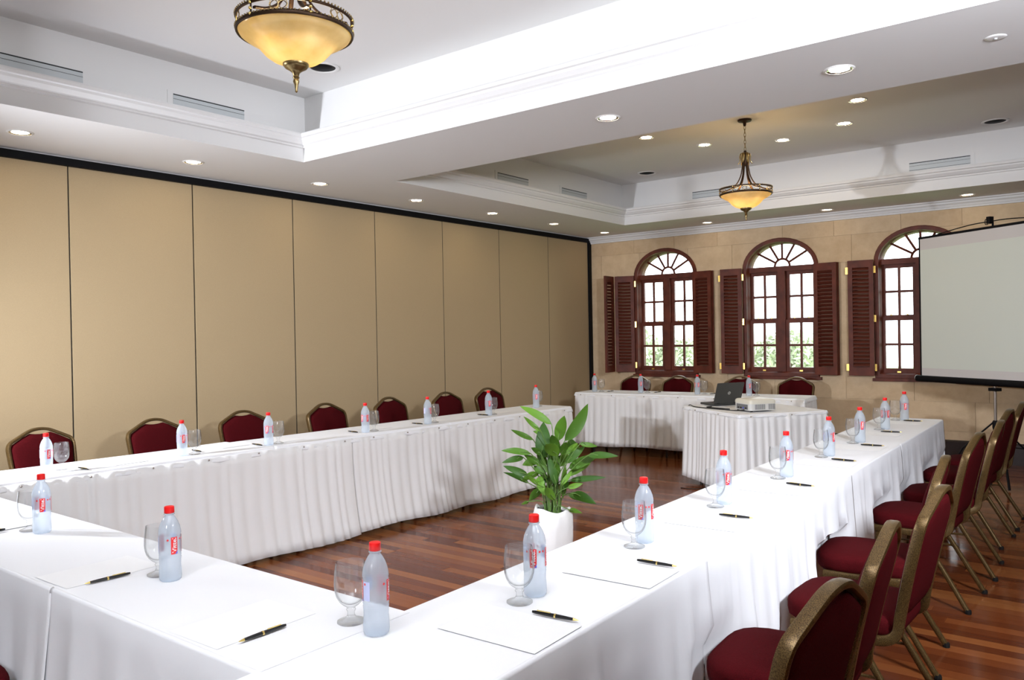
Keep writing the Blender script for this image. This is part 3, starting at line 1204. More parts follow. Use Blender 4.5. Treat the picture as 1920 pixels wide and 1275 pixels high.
# right-hand row, facing the table (towards -x)
for i, (x, y, d) in enumerate(rc):
    rz = PI / 2 + math.radians(d)        # local +y -> -x
    px, py = x - BACKY * math.cos(math.radians(d)), y - BACKY * math.sin(math.radians(d))
    lab = 'maroon banquet chair with gold frame, %s from the camera along the right-hand table row' % (['nearest', 'second', 'third', 'fourth', 'fifth', 'sixth', 'seventh', 'last'][i])
    instance(CH, cu, (px, py, 0), rz, lab)
lc = [(-5.84, 2.30, 3), (-5.71, 3.03, 0), (-5.66, 3.74, -4), (-5.60, 4.52, 2), (-5.58, 5.26, 4), (-5.52, 5.99, 0), (-5.52, 6.66, -3)]
for i, (x, y, d) in enumerate(lc):
    rz = -PI / 2 + math.radians(d)
    px, py = x + BACKY * math.cos(math.radians(d)), y + BACKY * math.sin(math.radians(d))
    instance(CH, cu, (px, py, 0), rz, 'dark maroon banquet chair against the beige partition, %s from the left' % ORD[i])
bc = [(-5.24, 9.42, 3), (-4.66, 9.49, -2), (-3.89, 9.66, 6), (-3.20, 9.66, 0)]
for i, (x, y, d) in enumerate(bc):
    rz = PI + math.radians(d)
    px, py = x + BACKY * math.sin(math.radians(d)), y - BACKY * math.cos(math.radians(d))
    instance(CH, cu, (px, py, 0), rz, 'dark maroon banquet chair below the windows behind the back table, %s from the left' % ORD[i])
instance(CH, cu, (-2.93, .79, 0), math.radians(-3), 'maroon banquet chair at the front table, only its seat in the bottom left corner')

# ------------------------------------------------------------------ bottles


def text_mesh(body, height):
    cu_ = bpy.data.curves.new('txt', 'FONT')
    cu_.body = body
    cu_.size = 1.0
    cu_.offset = .018
    cu_.resolution_u = 3
    ob = bpy.data.objects.new('txt', cu_)
    COL.objects.link(ob)
    dg = bpy.context.evaluated_depsgraph_get()
    me = bpy.data.meshes.new_from_object(ob.evaluated_get(dg))
    bpy.data.objects.remove(ob)
    bpy.data.curves.remove(cu_)
    xs_ = [v.co.x for v in me.vertices]
    ys_ = [v.co.y for v in me.vertices]
    k = height / (max(ys_) - min(ys_))
    x0, y0 = min(xs_), min(ys_)
    for v in me.vertices: v.co = ((v.co.x - x0) * k, (v.co.y - y0) * k, 0)
    me.materials.clear()
    return me


def patch(R, th0, half_w, z0, z1, n=6):
    m = MB()
    a = half_w / R
    for k in range(n + 1):
        t = th0 - a + 2 * a * k / n
        m.v += [(R * math.cos(t), R * math.sin(t), z0), (R * math.cos(t), R * math.sin(t), z1)]
    for k in range(n): m.f.append((2 * k, 2 * k + 2, 2 * k + 3, 2 * k + 1))
    return m


def make_bottle():
    t = thing('water_bottle', '', 'bottle', group='small water bottles with red caps')
    pr = [(.001, .004), (.018, .003), (.027, 0), (.0315, .004), (.033, .012), (.0325, .03), (.0312, .048), (.0315, .062), (.0325, .072), (.0316, .075), (.0327, .079), (.0316, .082), (.0326, .085), (.0326, .138), (.0316, .141), (.033, .146), (.0322, .155), (.0295, .168), (.0245, .181), (.0185, .192), (.0140, .1985), (.0128, .202), (.0160, .2035), (.0160, .2055), (.0125, .2065), (.0125, .214), (.001, .2145)]
    MB().lathe(pr, 32).build('bottle_body', M['bottle'], t, smooth=45)
    cp = [(.0001, .2285), (.0125, .2285), (.0145, .227), (.0148, .224), (.0150, .209), (.0142, .208), (.0140, .2075)]
    MB().lathe(cp, 28).build('cap', M['capred'], t, smooth=40)
    lab = t
    R = .0332
    for a in (0.0, math.radians(85), math.radians(205)):
        red = patch(R, a, .0098, .085, .1375).build('label_panel', M['labelred'], lab)
        me = text_mesh('Vittel', .0125)
        wid = max(v.co.x for v in me.vertices)
        k = .045 / wid
        hh = max(v.co.y for v in me.vertices)
        for v in me.vertices:
            z = .0895 + v.co.x * k
            th = a - (v.co.y - hh / 2) / R
            v.co = ((R + .0004) * math.cos(th), (R + .0004) * math.sin(th), z)
        put('lettering', me, M['labelwhite'], red)
        m = MB()
        for (w0, z0) in ((.0098, .0855), (.0098, .096), (.002, .0855)):
            th = a + w0 / R
            m.v.append(((R + .0003) * math.cos(th), (R + .0003) * math.sin(th), z0))
        m.f.append((0, 2, 1))
        m.build('blue_corner', M['labelblue'], red)
        for s_ in (-.019, .019):
            mm = MB()
            for q in range(10):
                an = 2 * PI * q / 10
                th = a + (s_ + .0032 * math.cos(an)) / R
                mm.v.append(((R + .0002) * math.cos(th), (R + .0002) * math.sin(th), .1295 + .0032 * math.sin(an)))
            mm.f.append(tuple(range(10)))
            mm.build('round_badge', M['labelred'], lab)
    patch(R, math.radians(-115), .0105, .089, .136).build('label_text_block', M['lavender'], lab)
    patch(R, math.radians(140), .009, .10, .136).build('label_text_block', M['lavender'], lab)
    return t


def make_goblet():
    t = thing('water_goblet', '', 'glass', group='stemmed water goblets')
    outer = [(.0001, .0), (.034, .0), (.0365, .002), (.036, .005), (.026, .009), (.013, .014), (.0095, .021), (.0092, .028), (.0125, .034), (.0105, .038), (.013, .042), (.021, .047), (.030, .056), (.037, .068), (.0412, .083), (.0428, .100), (.0422, .120), (.0398, .142), (.0374, .158)]
    inner = [(.0364, .1575), (.0388, .142), (.0410, .120), (.0416, .100), (.0398, .083), (.0352, .069), (.028, .058), (.018, .051), (.008, .048), (.0001, .047)]
    MB().lathe(outer + inner, 32).build('goblet_body', M['glass'], t, smooth=45)
    return t


def make_pen():
    """pen along +y, tip at +y"""
    t = thing('ballpoint_pen', '', 'pen', group='black and gold ballpoint pens')
    L = .136

    def seg(y0, y1, r0, r1, name, mat, parent=t):
        m = MB()
        n = 12
        m.loft([[(r * math.cos(2 * PI * k / n), yy, .0055 + r * math.sin(2 * PI * k / n)) for k in range(n)] for r, yy in ((r0, y0), ((r0 + r1) / 2 + .0003, (y0 + y1) / 2), (r1, y1))])
        return m.build(name, M[mat], parent, smooth=40)
    seg(-.066, -.060, .0032, .0034, 'button', 'penblack')
    seg(-.060, .000, .0042, .0053, 'barrel', 'penblack')
    seg(.000, .005, .0057, .0057, 'band', 'gold')
    seg(.005, .055, .0053, .0038, 'barrel', 'penblack')
    seg(.055, .070, .0036, .0008, 'tip', 'gold')
    MB().box(-.0012, .0012, -.052, -.012, .0105, .0122).build('clip', M['gold'], t)
    return t


BT, GB, PN = make_bottle(), make_goblet(), make_pen()
bu, gu, pu = [], [], []
paper_me = MB().bevbox(-.105, .105, -.1485, .1485, 0, .0005, .0002).mesh('notepaper')
paper_me.materials.append(M['paper'])


def clear_of(g, b, dmin=.0795):   # keep a goblet's bowl clear of its bottle
    v = Vector((g[0] - b[0], g[1] - b[1]))
    if v.length < dmin: v = v.normalized() * dmin
    return (b[0] + v.x, b[1] + v.y)


def face(p, deg):   # bottle turn so that label panel 0 points to the camera, then turned deg to the viewer's right
    return math.atan2(-p[1], -p[0]) + math.radians(deg)


def ordn(i, n):
    return 'last' if i == n - 1 else ORD[i]


# right-hand row: bottle, goblet, pen tip and end, paper
RB = [(-1.348, 1.821, -8), (-1.368, 2.501, -22), (-1.389, 3.245, 30), (-1.385, 4.014, 12), (-1.406, 4.799, 55), (-1.407, 5.471, 25), (-1.44, 6.28, -40), (-1.449, 6.946, 15)]
RGl = [(-1.344, 1.748), (-1.365, 2.430), (-1.393, 3.185), (-1.398, 3.955), (-1.425, 4.735), (-1.428, 5.41), (-1.46, 6.215), (-1.495, 6.90)]
RP = [((-1.126, 1.703), (-1.264, 1.688)), ((-1.134, 2.273), (-1.269, 2.266)), ((-1.179, 3.027), (-1.314, 3.015)), ((-1.182, 3.796), (-1.317, 3.805)), ((-1.216, 4.637), (-1.349, 4.644)), ((-1.235, 5.326), (-1.359, 5.311)), ((-1.291, 6.083), (-1.418, 6.06)), ((-1.31, 6.864), (-1.434, 6.857))]
PZ = TT + .0034


def pen_at(a, b, label, z=PZ):
    tip, end = Vector(a), Vector(b)
    c = (tip + end) / 2
    d = tip - end
    return instance(PN, pu, (c.x, c.y, z), math.atan2(d.y, d.x) - PI / 2, label)


pap = []


def paper_at(x, y, rz, label):
    o = bpy.data.objects.new('notepaper', paper_me)
    COL.objects.link(o)
    o.location = (x, y, TT + .0025)
    o.rotation_euler = (0, 0, rz)
    tag(o, label, 'paper', 'sheets of white notepaper')
    return o


for i in range(8):
    n_ = ordn(i, 8)
    b = RB[i]
    instance(BT, bu, (b[0], b[1], TT + .0018), face(b, b[2]), 'red-capped water bottle on the right-hand table row, %s from the camera' % n_)
    g = clear_of(RGl[i], b)
    instance(GB, gu, (g[0], g[1], TT + .0018), 0, 'empty stemmed goblet on the right-hand table row, %s from the camera' % n_)
    pen_at(*RP[i], 'black and gold pen on the right-hand table row, %s from the camera' % n_)
    paper_at(RP[i][0][0] - .125, RP[i][0][1] - .125, PI / 2 + .03, 'white sheet of paper on the right-hand table row, %s from the camera' % n_)
# corner and front row
FB = [((-1.501, 1.358), 70), ((-2.361, 1.294), 22), ((-3.376, 1.329), 5)]
FGl = [(-1.612, 1.372), (-2.438, 1.300), (-3.438, 1.318)]
FP = [((-1.72, 1.113), (-1.72, 1.251)), ((-2.52, 1.114), (-2.514, 1.242)), ((-3.527, 1.126), (-3.532, 1.252))]
fn_ = ['nearest the corner of the front table', 'in the middle of the front table', 'at the far left of the front table']
for i in range(3):
    (b, d), g = FB[i], FGl[i]
    g = clear_of(g, b)
    instance(BT, bu, (b[0], b[1], TT + .0018), face(b, d), 'red-capped water bottle ' + fn_[i])
    instance(GB, gu, (g[0], g[1], TT + .0018), 0, 'empty stemmed goblet ' + fn_[i])
    pen_at(*FP[i], 'black and gold pen ' + fn_[i])
    paper_at(FP[i][0][0] - .122, 1.208, .02, 'white sheet of paper ' + fn_[i])
# left-hand row
LB = [(-4.881, 1.953, 22), (-4.832, 2.745, 18), (-4.768, 3.35, -20), (-4.724, 4.201, -50), (-4.70, 4.871, 60), (-4.69, 5.665, 20), (-4.75, 6.487, 10)]
LGl = [(-4.945, 2.060), (-4.827, 2.827), (-4.779, 3.437), (-4.73, 4.295), (-4.72, 4.975), (-4.70, 5.744), (-4.82, 6.626)]
LP = [((-4.90, 2.13), (-4.77, 2.13)), ((-4.99, 2.90), (-4.855, 2.89)), ((-4.893, 3.298), (-4.757, 3.289)), ((-4.872, 4.149), (-4.738, 4.134)), ((-4.828, 4.806), (-4.693, 4.803)), ((-4.80, 5.633), (-4.67, 5.63))]
for i in range(7):
    n_ = ordn(i, 7)
    b = LB[i]
    instance(BT, bu, (b[0], b[1], TT + .0022), face(b, b[2]), 'red-capped water bottle on the left-hand table row, %s from the left' % n_)
    g = clear_of(LGl[i], b)
    instance(GB, gu, (g[0], g[1], TT + .0022), 0, 'empty stemmed goblet on the left-hand table row, %s from the left' % n_)
    if i < 6:
        pen_at(*LP[i], 'black and gold pen on the left-hand table row, %s from the left' % n_)
        paper_at(LP[i][0][0] - .06, LP[i][0][1] + .28, PI / 2, 'white sheet of paper on the left-hand table row, %s from the left' % n_)
# back row
BBt = [(-5.377, 8.60, 5), (-4.755, 8.66, 10), (-4.04, 8.72, -60), (-3.433, 8.76, 20)]
BGl = [(-5.295, 8.63), (-4.695, 8.69), (-3.985, 8.76), (-3.375, 8.79)]
BP = [((-5.20, 8.60), (-5.18, 8.73)), ((-4.60, 8.70), (-4.57, 8.83)), ((-3.90, 8.74), (-3.87, 8.87))]
for i in range(4):
    b = BBt[i]
    instance(BT, bu, (b[0], b[1], TT + .0022), face(b, b[2]), 'red-capped water bottle on the back table under the windows, %s from the left' % ordn(i, 4))
    g = clear_of(BGl[i], b)
    instance(GB, gu, (g[0], g[1], TT + .0022), 0, 'empty stemmed goblet on the back table under the windows, %s from the left' % ordn(i, 4))
    paper_at(b[0] + .38, b[1] + .12, .06, 'white sheet of paper on the back table under the windows, %s from the left' % ordn(i, 4))
    if i < 3:
        pen_at(*BP[i], 'black and gold pen on the back table under the windows, %s from the left' % ORD[i])

# ------------------------------------------------------------------ potted plant
PX, PY = -3.07, 4.36
pl = thing('potted_plant', 'leafy green potted plant in a white wrapped pot on the wooden floor', 'plant', (PX, PY, 0))
rnd = random.Random(5)
pr = [(.098, 0), (.114, .015), (.126, .07), (.133, .14), (.136, .20), (.134, .26), (.128, .30), (.120, .322), (.110, .330), (.104, .31)]
pm_ = MB()
rings = []
for r, z_ in pr:
    ring = []
    for k in range(48):
        a = 2 * PI * k / 48
        wob = 1 + .012 * math.sin(5 * a + z_ * 9) + .014 * math.sin(11 * a - z_ * 14 + 1) + .008 * math.sin(17 * a + z_ * 22)
        zz = z_
        if z_ > .25:
            zz += .012 * math.sin(3 * a + .5) + .035 * math.exp(-((math.atan2(math.sin(a - 3.5), math.cos(a - 3.5))) / .35) ** 2) * (1 if z_ > .3 else .4)
        ring.append((r * wob * math.cos(a), r * wob * math.sin(a), zz))
    rings.append(ring)
pm_.loft(rings, True, False)
pm_.build('pot_wrap', M['wrap'], pl, smooth=70)
MB().lathe([(.001, .285), (.105, .283), (.108, .27)], 20).build('soil', M['soil'], pl)
# each leaf: base and tip in the view plane (u to the right, z up) and a depth, converted to the plant's own frame
U = Vector((math.cos(YAW), math.sin(YAW), 0))
D = Vector((-math.sin(YAW), math.cos(YAW), 0))


def uv(cx, cy):
    px, py = 900 + cx / 4.25, 740 + cy / 4.25
    return ((px - 1038) / 281.0, .16 + (1000 - py) / 281.0)


LV = [((590, 240), (340, 95), .16), ((500, 275), (365, 150), .14), ((440, 355), (265, 265), .15), ((505, 500), (525, 215), .30), ((640, 375), (690, 165), .30), ((700, 390), (905, 100), .22), ((420, 455), (185, 435), .16), ((360, 490), (190, 515), .20), ((390, 610), (200, 535), .20), ((480, 615), (340, 675), .30), ((400, 715), (195, 640), .14), ((620, 470), (530, 355), .40), ((720, 400), (830, 460), .35), ((800, 380), (940, 405), .20), ((860, 470), (1090, 470), .17), ((720, 590), (960, 480), .22), ((710, 660), (910, 580), .18), ((720, 680), (1005, 650), .12), ((740, 760), (925, 860), .25), ((715, 815), (910, 870), .22), ((710, 895), (815, 935), .22), ((500, 780), (400, 880), .35), ((480, 640), (520, 780), .30), ((670, 820), (690, 550), .14), ((500, 690), (600, 660), .22), ((395, 840), (335, 870), .25), ((470, 500), (350, 560), .35), ((480, 540), (365, 470), .30), ((690, 540), (850, 410), .22), ((560, 340), (445, 310), .25), ((610, 700), (560, 480), .20), ((560, 760), (600, 560), .18), ((640, 560), (560, 440), .30), ((540, 560), (470, 430), .32), ((660, 480), (700, 370), .35), ((600, 820), (520, 700), .25), ((520, 620), (440, 560), .3), ((650, 700), (740, 600), .2), ((600, 520), (640, 360), .3), ((560, 520), (500, 330), .3), ((650, 600), (720, 480), .3), ((500, 460), (420, 400), .35), ((700, 470), (790, 380), .3), ((560, 640), (480, 560), .35), ((640, 640), (600, 520), .3), ((700, 720), (820, 690), .25), ((470, 690), (380, 620), .25), ((620, 430), (580, 300), .3), ((540, 700), (500, 590), .3), ((660, 780), (720, 690), .25), ((580, 610), (660, 500), .3)]
for i, (b, tp, wr) in enumerate(LV):
    (u0, z0), (u1, z1) = uv(*b), uv(*tp)
    dep = rnd.uniform(-.13, .13)
    dep1 = dep * 1.2 + rnd.uniform(-.09, .09)
    B = U * u0 + D * dep + Vector((0, 0, z0))
    T = U * u1 + D * dep1 + Vector((0, 0, z1))
    ax = T - B
    L = ax.length
    axn = ax.normalized()
    side = axn.cross(D * (1 if rnd.random() < .5 else -1) + Vector((0, 0, rnd.uniform(-.5, .5)))).normalized()
    nrm = side.cross(axn).normalized()
    if nrm.z < 0: nrm = -nrm
    W = L * wr * .66
    droop = rnd.uniform(.05, .12)
    m = MB()
    n = 9
    for k in range(n + 1):
        t = k / n
        wv = max(.0008, W * (t ** .6) * (1 - t) ** .9 / .35)
        c = B + ax * t + nrm * (droop * L * math.sin(PI * t) * 1.0)
        fold = .28 * wv
        m.v += [tuple(c - side * wv + nrm * fold), tuple(c), tuple(c + side * wv + nrm * fold)]
    for k in range(n):
        q = 3 * k
        m.f += [(q, q + 1, q + 4, q + 3), (q + 1, q + 2, q + 5, q + 4)]
    lf = m.build('leaf', M['leaf'], pl, smooth=180)
    # stalk from the pot to the blade
    a = rnd.uniform(0, 2 * PI)
    root = Vector((.05 * math.cos(a), .05 * math.sin(a), .27))
    midp = (root + B) / 2 + Vector((0, 0, .05))
    midp.x = midp.x * .6 + root.x * .2
    midp.y = midp.y * .6 + root.y * .2
    MB().sweep(smooth_path([root, midp, B, B + ax * .35 + nrm * (droop * L * .85)], 4), .0032, .0032, (0, 0, 1), 5).build('stalk', M['stem'], lf)

# ------------------------------------------------------------------ laptop and projector
n_l = Vector((.86, -.51)).normalized()
h_l = Vector((-n_l.y, n_l.x))
HP = Vector((-3.262, 7.40))
lt = thing('laptop', 'open dark grey laptop seen from behind on the projector table', 'laptop', (HP.x, HP.y, TT + .0022), math.atan2(h_l.y, h_l.x), None)
# local x along the hinge, local +y = away from the lid's outer face (base side)
MB().bevbox(0, .315, 0, .225, .004, .024, .006).build('base', M['laptop'], lt)
MB().box(.025, .29, .02, .13, .0235, .0255).build('keyboard', M['keys'], lt)
lid = MB()
tilt = math.radians(20)
ty, tz = -math.sin(tilt), math.cos(tilt)


def lp(x, h, th):
    return (x, ty * h - tz * th + .004, .026 + tz * h - math.sin(tilt) * th * 0 + ty * th * .0)


c8 = [(.006, 0), (.309, 0), (.315, .006), (.315, .209), (.309, .215), (.006, .215), (0, .209), (0, .006)]
lid.loft([[lp(x, h, 0) for x, h in c8], [lp(x, h, .010) for x, h in c8]])
lid_o = lid.build('lid', M['laptop'], lt)
MB().loft([[lp(x * .94 + .0095, h * .92 + .009, -.0005) for x, h in c8], [lp(x * .94 + .0095, h * .92 + .009, 0.001) for x, h in c8]]).build('display', M['display'], lid_o)
lg = MB()
lg.loft([[lp(.1575 + r * math.cos(2 * PI * k / 24), .105 + r * math.sin(2 * PI * k / 24), th) for k in range(24)] for r, th in ((.0165, .0098), (.0165, .0108), (.015, .0112))], False, True)
lgo = lg.build('logo_disc', M['logo'], lid_o)
me = text_mesh('hp', .019)
wd = max(v.co.x for v in me.vertices)
for v in me.vertices: v.co = lp(.1575 + (wd / 2 - v.co.x) * -1, .0955 + v.co.y, .0116)
put('logo_letters', me, M['laptop'], lgo)
for x in (.04, .245):
    MB().sweep([(x, 0, .024), (x + .03, 0, .024)], .006, .006, (0, 0, 1), 8).build('hinge', M['keys'], lt)

pc = Vector((-2.735, 6.955)) + e2 * .02 - e1 * .0
pj = thing('video_projector', 'cream and silver video projector beside the laptop on the skirted table', 'projector', (pc.x, pc.y, TT + .0022), math.atan2(e2.y, e2.x), None)
# local x = e2 (towards the screen), local y = -e1 side (towards the laptop)
PXL, PYL, PH = .27, .26, .112
body = MB()
o8 = rounded([(0, 0), (PXL, 0), (PXL, PYL), (0, PYL)], [.03] * 4)
body.loft([[(p[0], p[1], .012) for p in o8], [(p[0], p[1], .072) for p in o8]])
body.build('body', M['silver'], pj, smooth=50)
mcx, mcy = PXL / 2, PYL / 2


def so(k, z): return [(mcx + (p[0] - mcx) * k, mcy + (p[1] - mcy) * k, z) for p in o8]


MB().loft([so(1.0, .072), so(1.015, .077), so(1.015, .092), so(.985, .105), so(.90, PH), so(.3, PH + .002)]).build('top_cover', M['proj_top'], pj, smooth=50)
g = MB()
for k in range(9): g.box(.05 + k * .012, .056 + k * .012, -.0015, .001, .022, .068)
g.build('side_grille', M['grille'], pj)
g = MB()
for k in range(6): g.box(.19 + k * .012, .196 + k * .012, -.0015, .001, .020, .069)
g.build('side_grille', M['grille'], pj)
MB().box(-.0015, .001, .04, .22, .020, .066).build('port_panel', M['grille'], pj)
for k in range(4): MB().box(-.004, -.0014, .06 + k * .04, .078 + k * .04, .026, .040).build('port', M['labelblue'] if k == 1 else M['keys'], pj)
MB().sweep([(PXL - .01, .19, .05), (PXL + .02, .19, .05)], .028, .028, (0, 0, 1), 16).build('lens', M['keys'], pj, smooth=50)
for (x, y_) in ((.03, .03), (.03, .24), (.26, .135)): MB().lathe([(.012, 0), (.012, .013)], 10, x, y_, True).build('foot', M['rubber'], pj)


def cable(pts, label, r=.0048):
    c = MB().sweep(smooth_path(pts, 6), r, r, (0, 0, 1), 6)
    return tag(c.build('cable', M['keys'], smooth=60), label, 'cable', 'black cables on the projector table')


zc = TT + .0055
cable([(-3.505, 7.36, zc), (-3.47, 7.33, zc + .006), (-3.40, 7.25, zc), (-3.30, 7.19, zc), (-3.15, 7.13, zc), (-3.0, 7.08, zc), (-2.90, 7.05, zc), (-2.80, 7.02, zc + .012)], 'black cable running along the table edge to the projector')
cable([(-3.25, 7.33, zc), (-3.27, 7.26, zc), (-3.20, 7.22, zc), (-3.10, 7.19, zc), (-3.0, 7.17, zc)], 'short black cable curled in front of the laptop')
pp = MB().bevbox(-.055, .055, -.028, .028, 0, .032, .006).build('power_strip', M['keys'])
pp.location = (-3.10, 7.14, 0)
pp.rotation_euler = (0, 0, -.6)
tag(pp, 'dark power adapter on the floor at the foot of the projector table', 'adapter')
pcb = MB().sweep(smooth_path([(-3.42, 6.98, .004), (-3.33, 6.97, .004), (-3.25, 7.02, .004), (-3.15, 7.11, .006)], 6), .004, .004, (0, 0, 1), 6).build('extension_cord', M['keys'], smooth=60)
tag(pcb, 'black power cord on the floor under the projector table', 'cord')

# ------------------------------------------------------------------ tripod projection screen
SLft, SPol = Vector((-1.772, 9.264)), Vector((-1.076, 8.765))
sd = (SPol - SLft).normalized()
sn = Vector((-sd.y, sd.x))            # away from the viewers
HALF = (SPol - SLft).length
ps = thing('projection_screen', 'tripod projection screen in front of the third arched window', 'projection screen', (SPol.x, SPol.y, 0), math.atan2(sd.y, sd.x))
# local x along the screen, local +y = behind the fabric; fabric leans a little
S0, S1 = .985, 2.41
MB().box(-HALF + .02, HALF, -.001, .001, S0 + .078, S1 - .115).build('projected_light_area', M['screen'], ps)  # tinted patch standing in for the projector's light
MB().box(-HALF + .02, HALF, -.001, .001, S1 - .115, S1).build('top_band', M['screen_band'], ps)
MB().box(-HALF + .02, HALF, -.001, .001, S0, S0 + .078).build('bottom_band', M['screen_band'], ps)
MB().box(-HALF, -HALF + .02, -.0012, .0012, S0, S1).build('black_border', M['black'], ps)
MB().sweep([(-HALF - .055, .012, S0 - .033), (HALF + .05, .012, S0 - .033)], .034, .034, (0, 0, 1), 16).build('screen_case', M['black'], ps, smooth=50)
MB().sweep([(-HALF - .063, .012, S0 - .028), (-HALF - .052, .012, S0 - .028)], .030, .030, (0, 0, 1), 16).build('case_end_cap', M['silver'], ps)
MB().sweep([(-HALF, .004, S1 + .010), (HALF, .004, S1 + .010)], .011, .014, (0, 0, 1), 8).build('top_bar', M['black'], ps)
MB().sweep(smooth_path([(-HALF * .75, .004, S1 + .02), (-.25, .01, S1 + .062), (0, .012, S1 + .068), (.25, .01, S1 + .062), (HALF * .75, .004, S1 + .02)], 5), .005, .005, (0, 0, 1), 6).build('carry_handle', M['black'], ps)
hk = MB().box(-.022, .016, .0, .05, S1 + .05, S1 + .115)
hk.sweep(smooth_path([(-.022, .02, S1 + .10), (-.05, .02, S1 + .09), (-.05, .02, S1 + .05), (-.02, .02, S1 + .045)], 4), .004, .004, (0, 1, 0), 6)
hk.build('hanger_hook', M['black'], ps)
MB().sweep([(0, .055, .50), (0, .055, S0 - .02)], .013, .013, (0, 1, 0), 10).build('pole', M['steel'], ps)
MB().sweep([(0, .055, S0 - .02), (0, .055, S1 + .06)], .010, .010, (0, 1, 0), 8).build('extension_pole', M['black'], ps)
MB().box(-.045, .045, .02, .085, S0 - .115, S0 - .085).build('bracket', M['black'], ps)
MB().lathe([(.022, .50), (.028, .52), (.028, .575), (.02, .59)], 12, 0, .055, True).build('leg_hub', M['black'], ps)
for a in (200, 325, 80):
    c, s_ = math.cos(math.radians(a)), math.sin(math.radians(a))
    MB().sweep([(.02 * c, .055 + .02 * s_, .57), (.30 * c, .055 + .30 * s_, .30), (.46 * c, .055 + .46 * s_, .012)], .012, .008, (0, 0, 1), 6).build('leg', M['black'], ps)
    MB().sweep([(.015 * c, .055 + .015 * s_, .35), (.28 * c, .055 + .28 * s_, .31)], .007, .005, (0, 0, 1), 6).build('leg_brace', M['black'], ps)
MB().sweep([(0, .055, .30), (0, .055, .52)], .009, .009, (0, 1, 0), 8).build('lower_pole', M['steel'], ps)


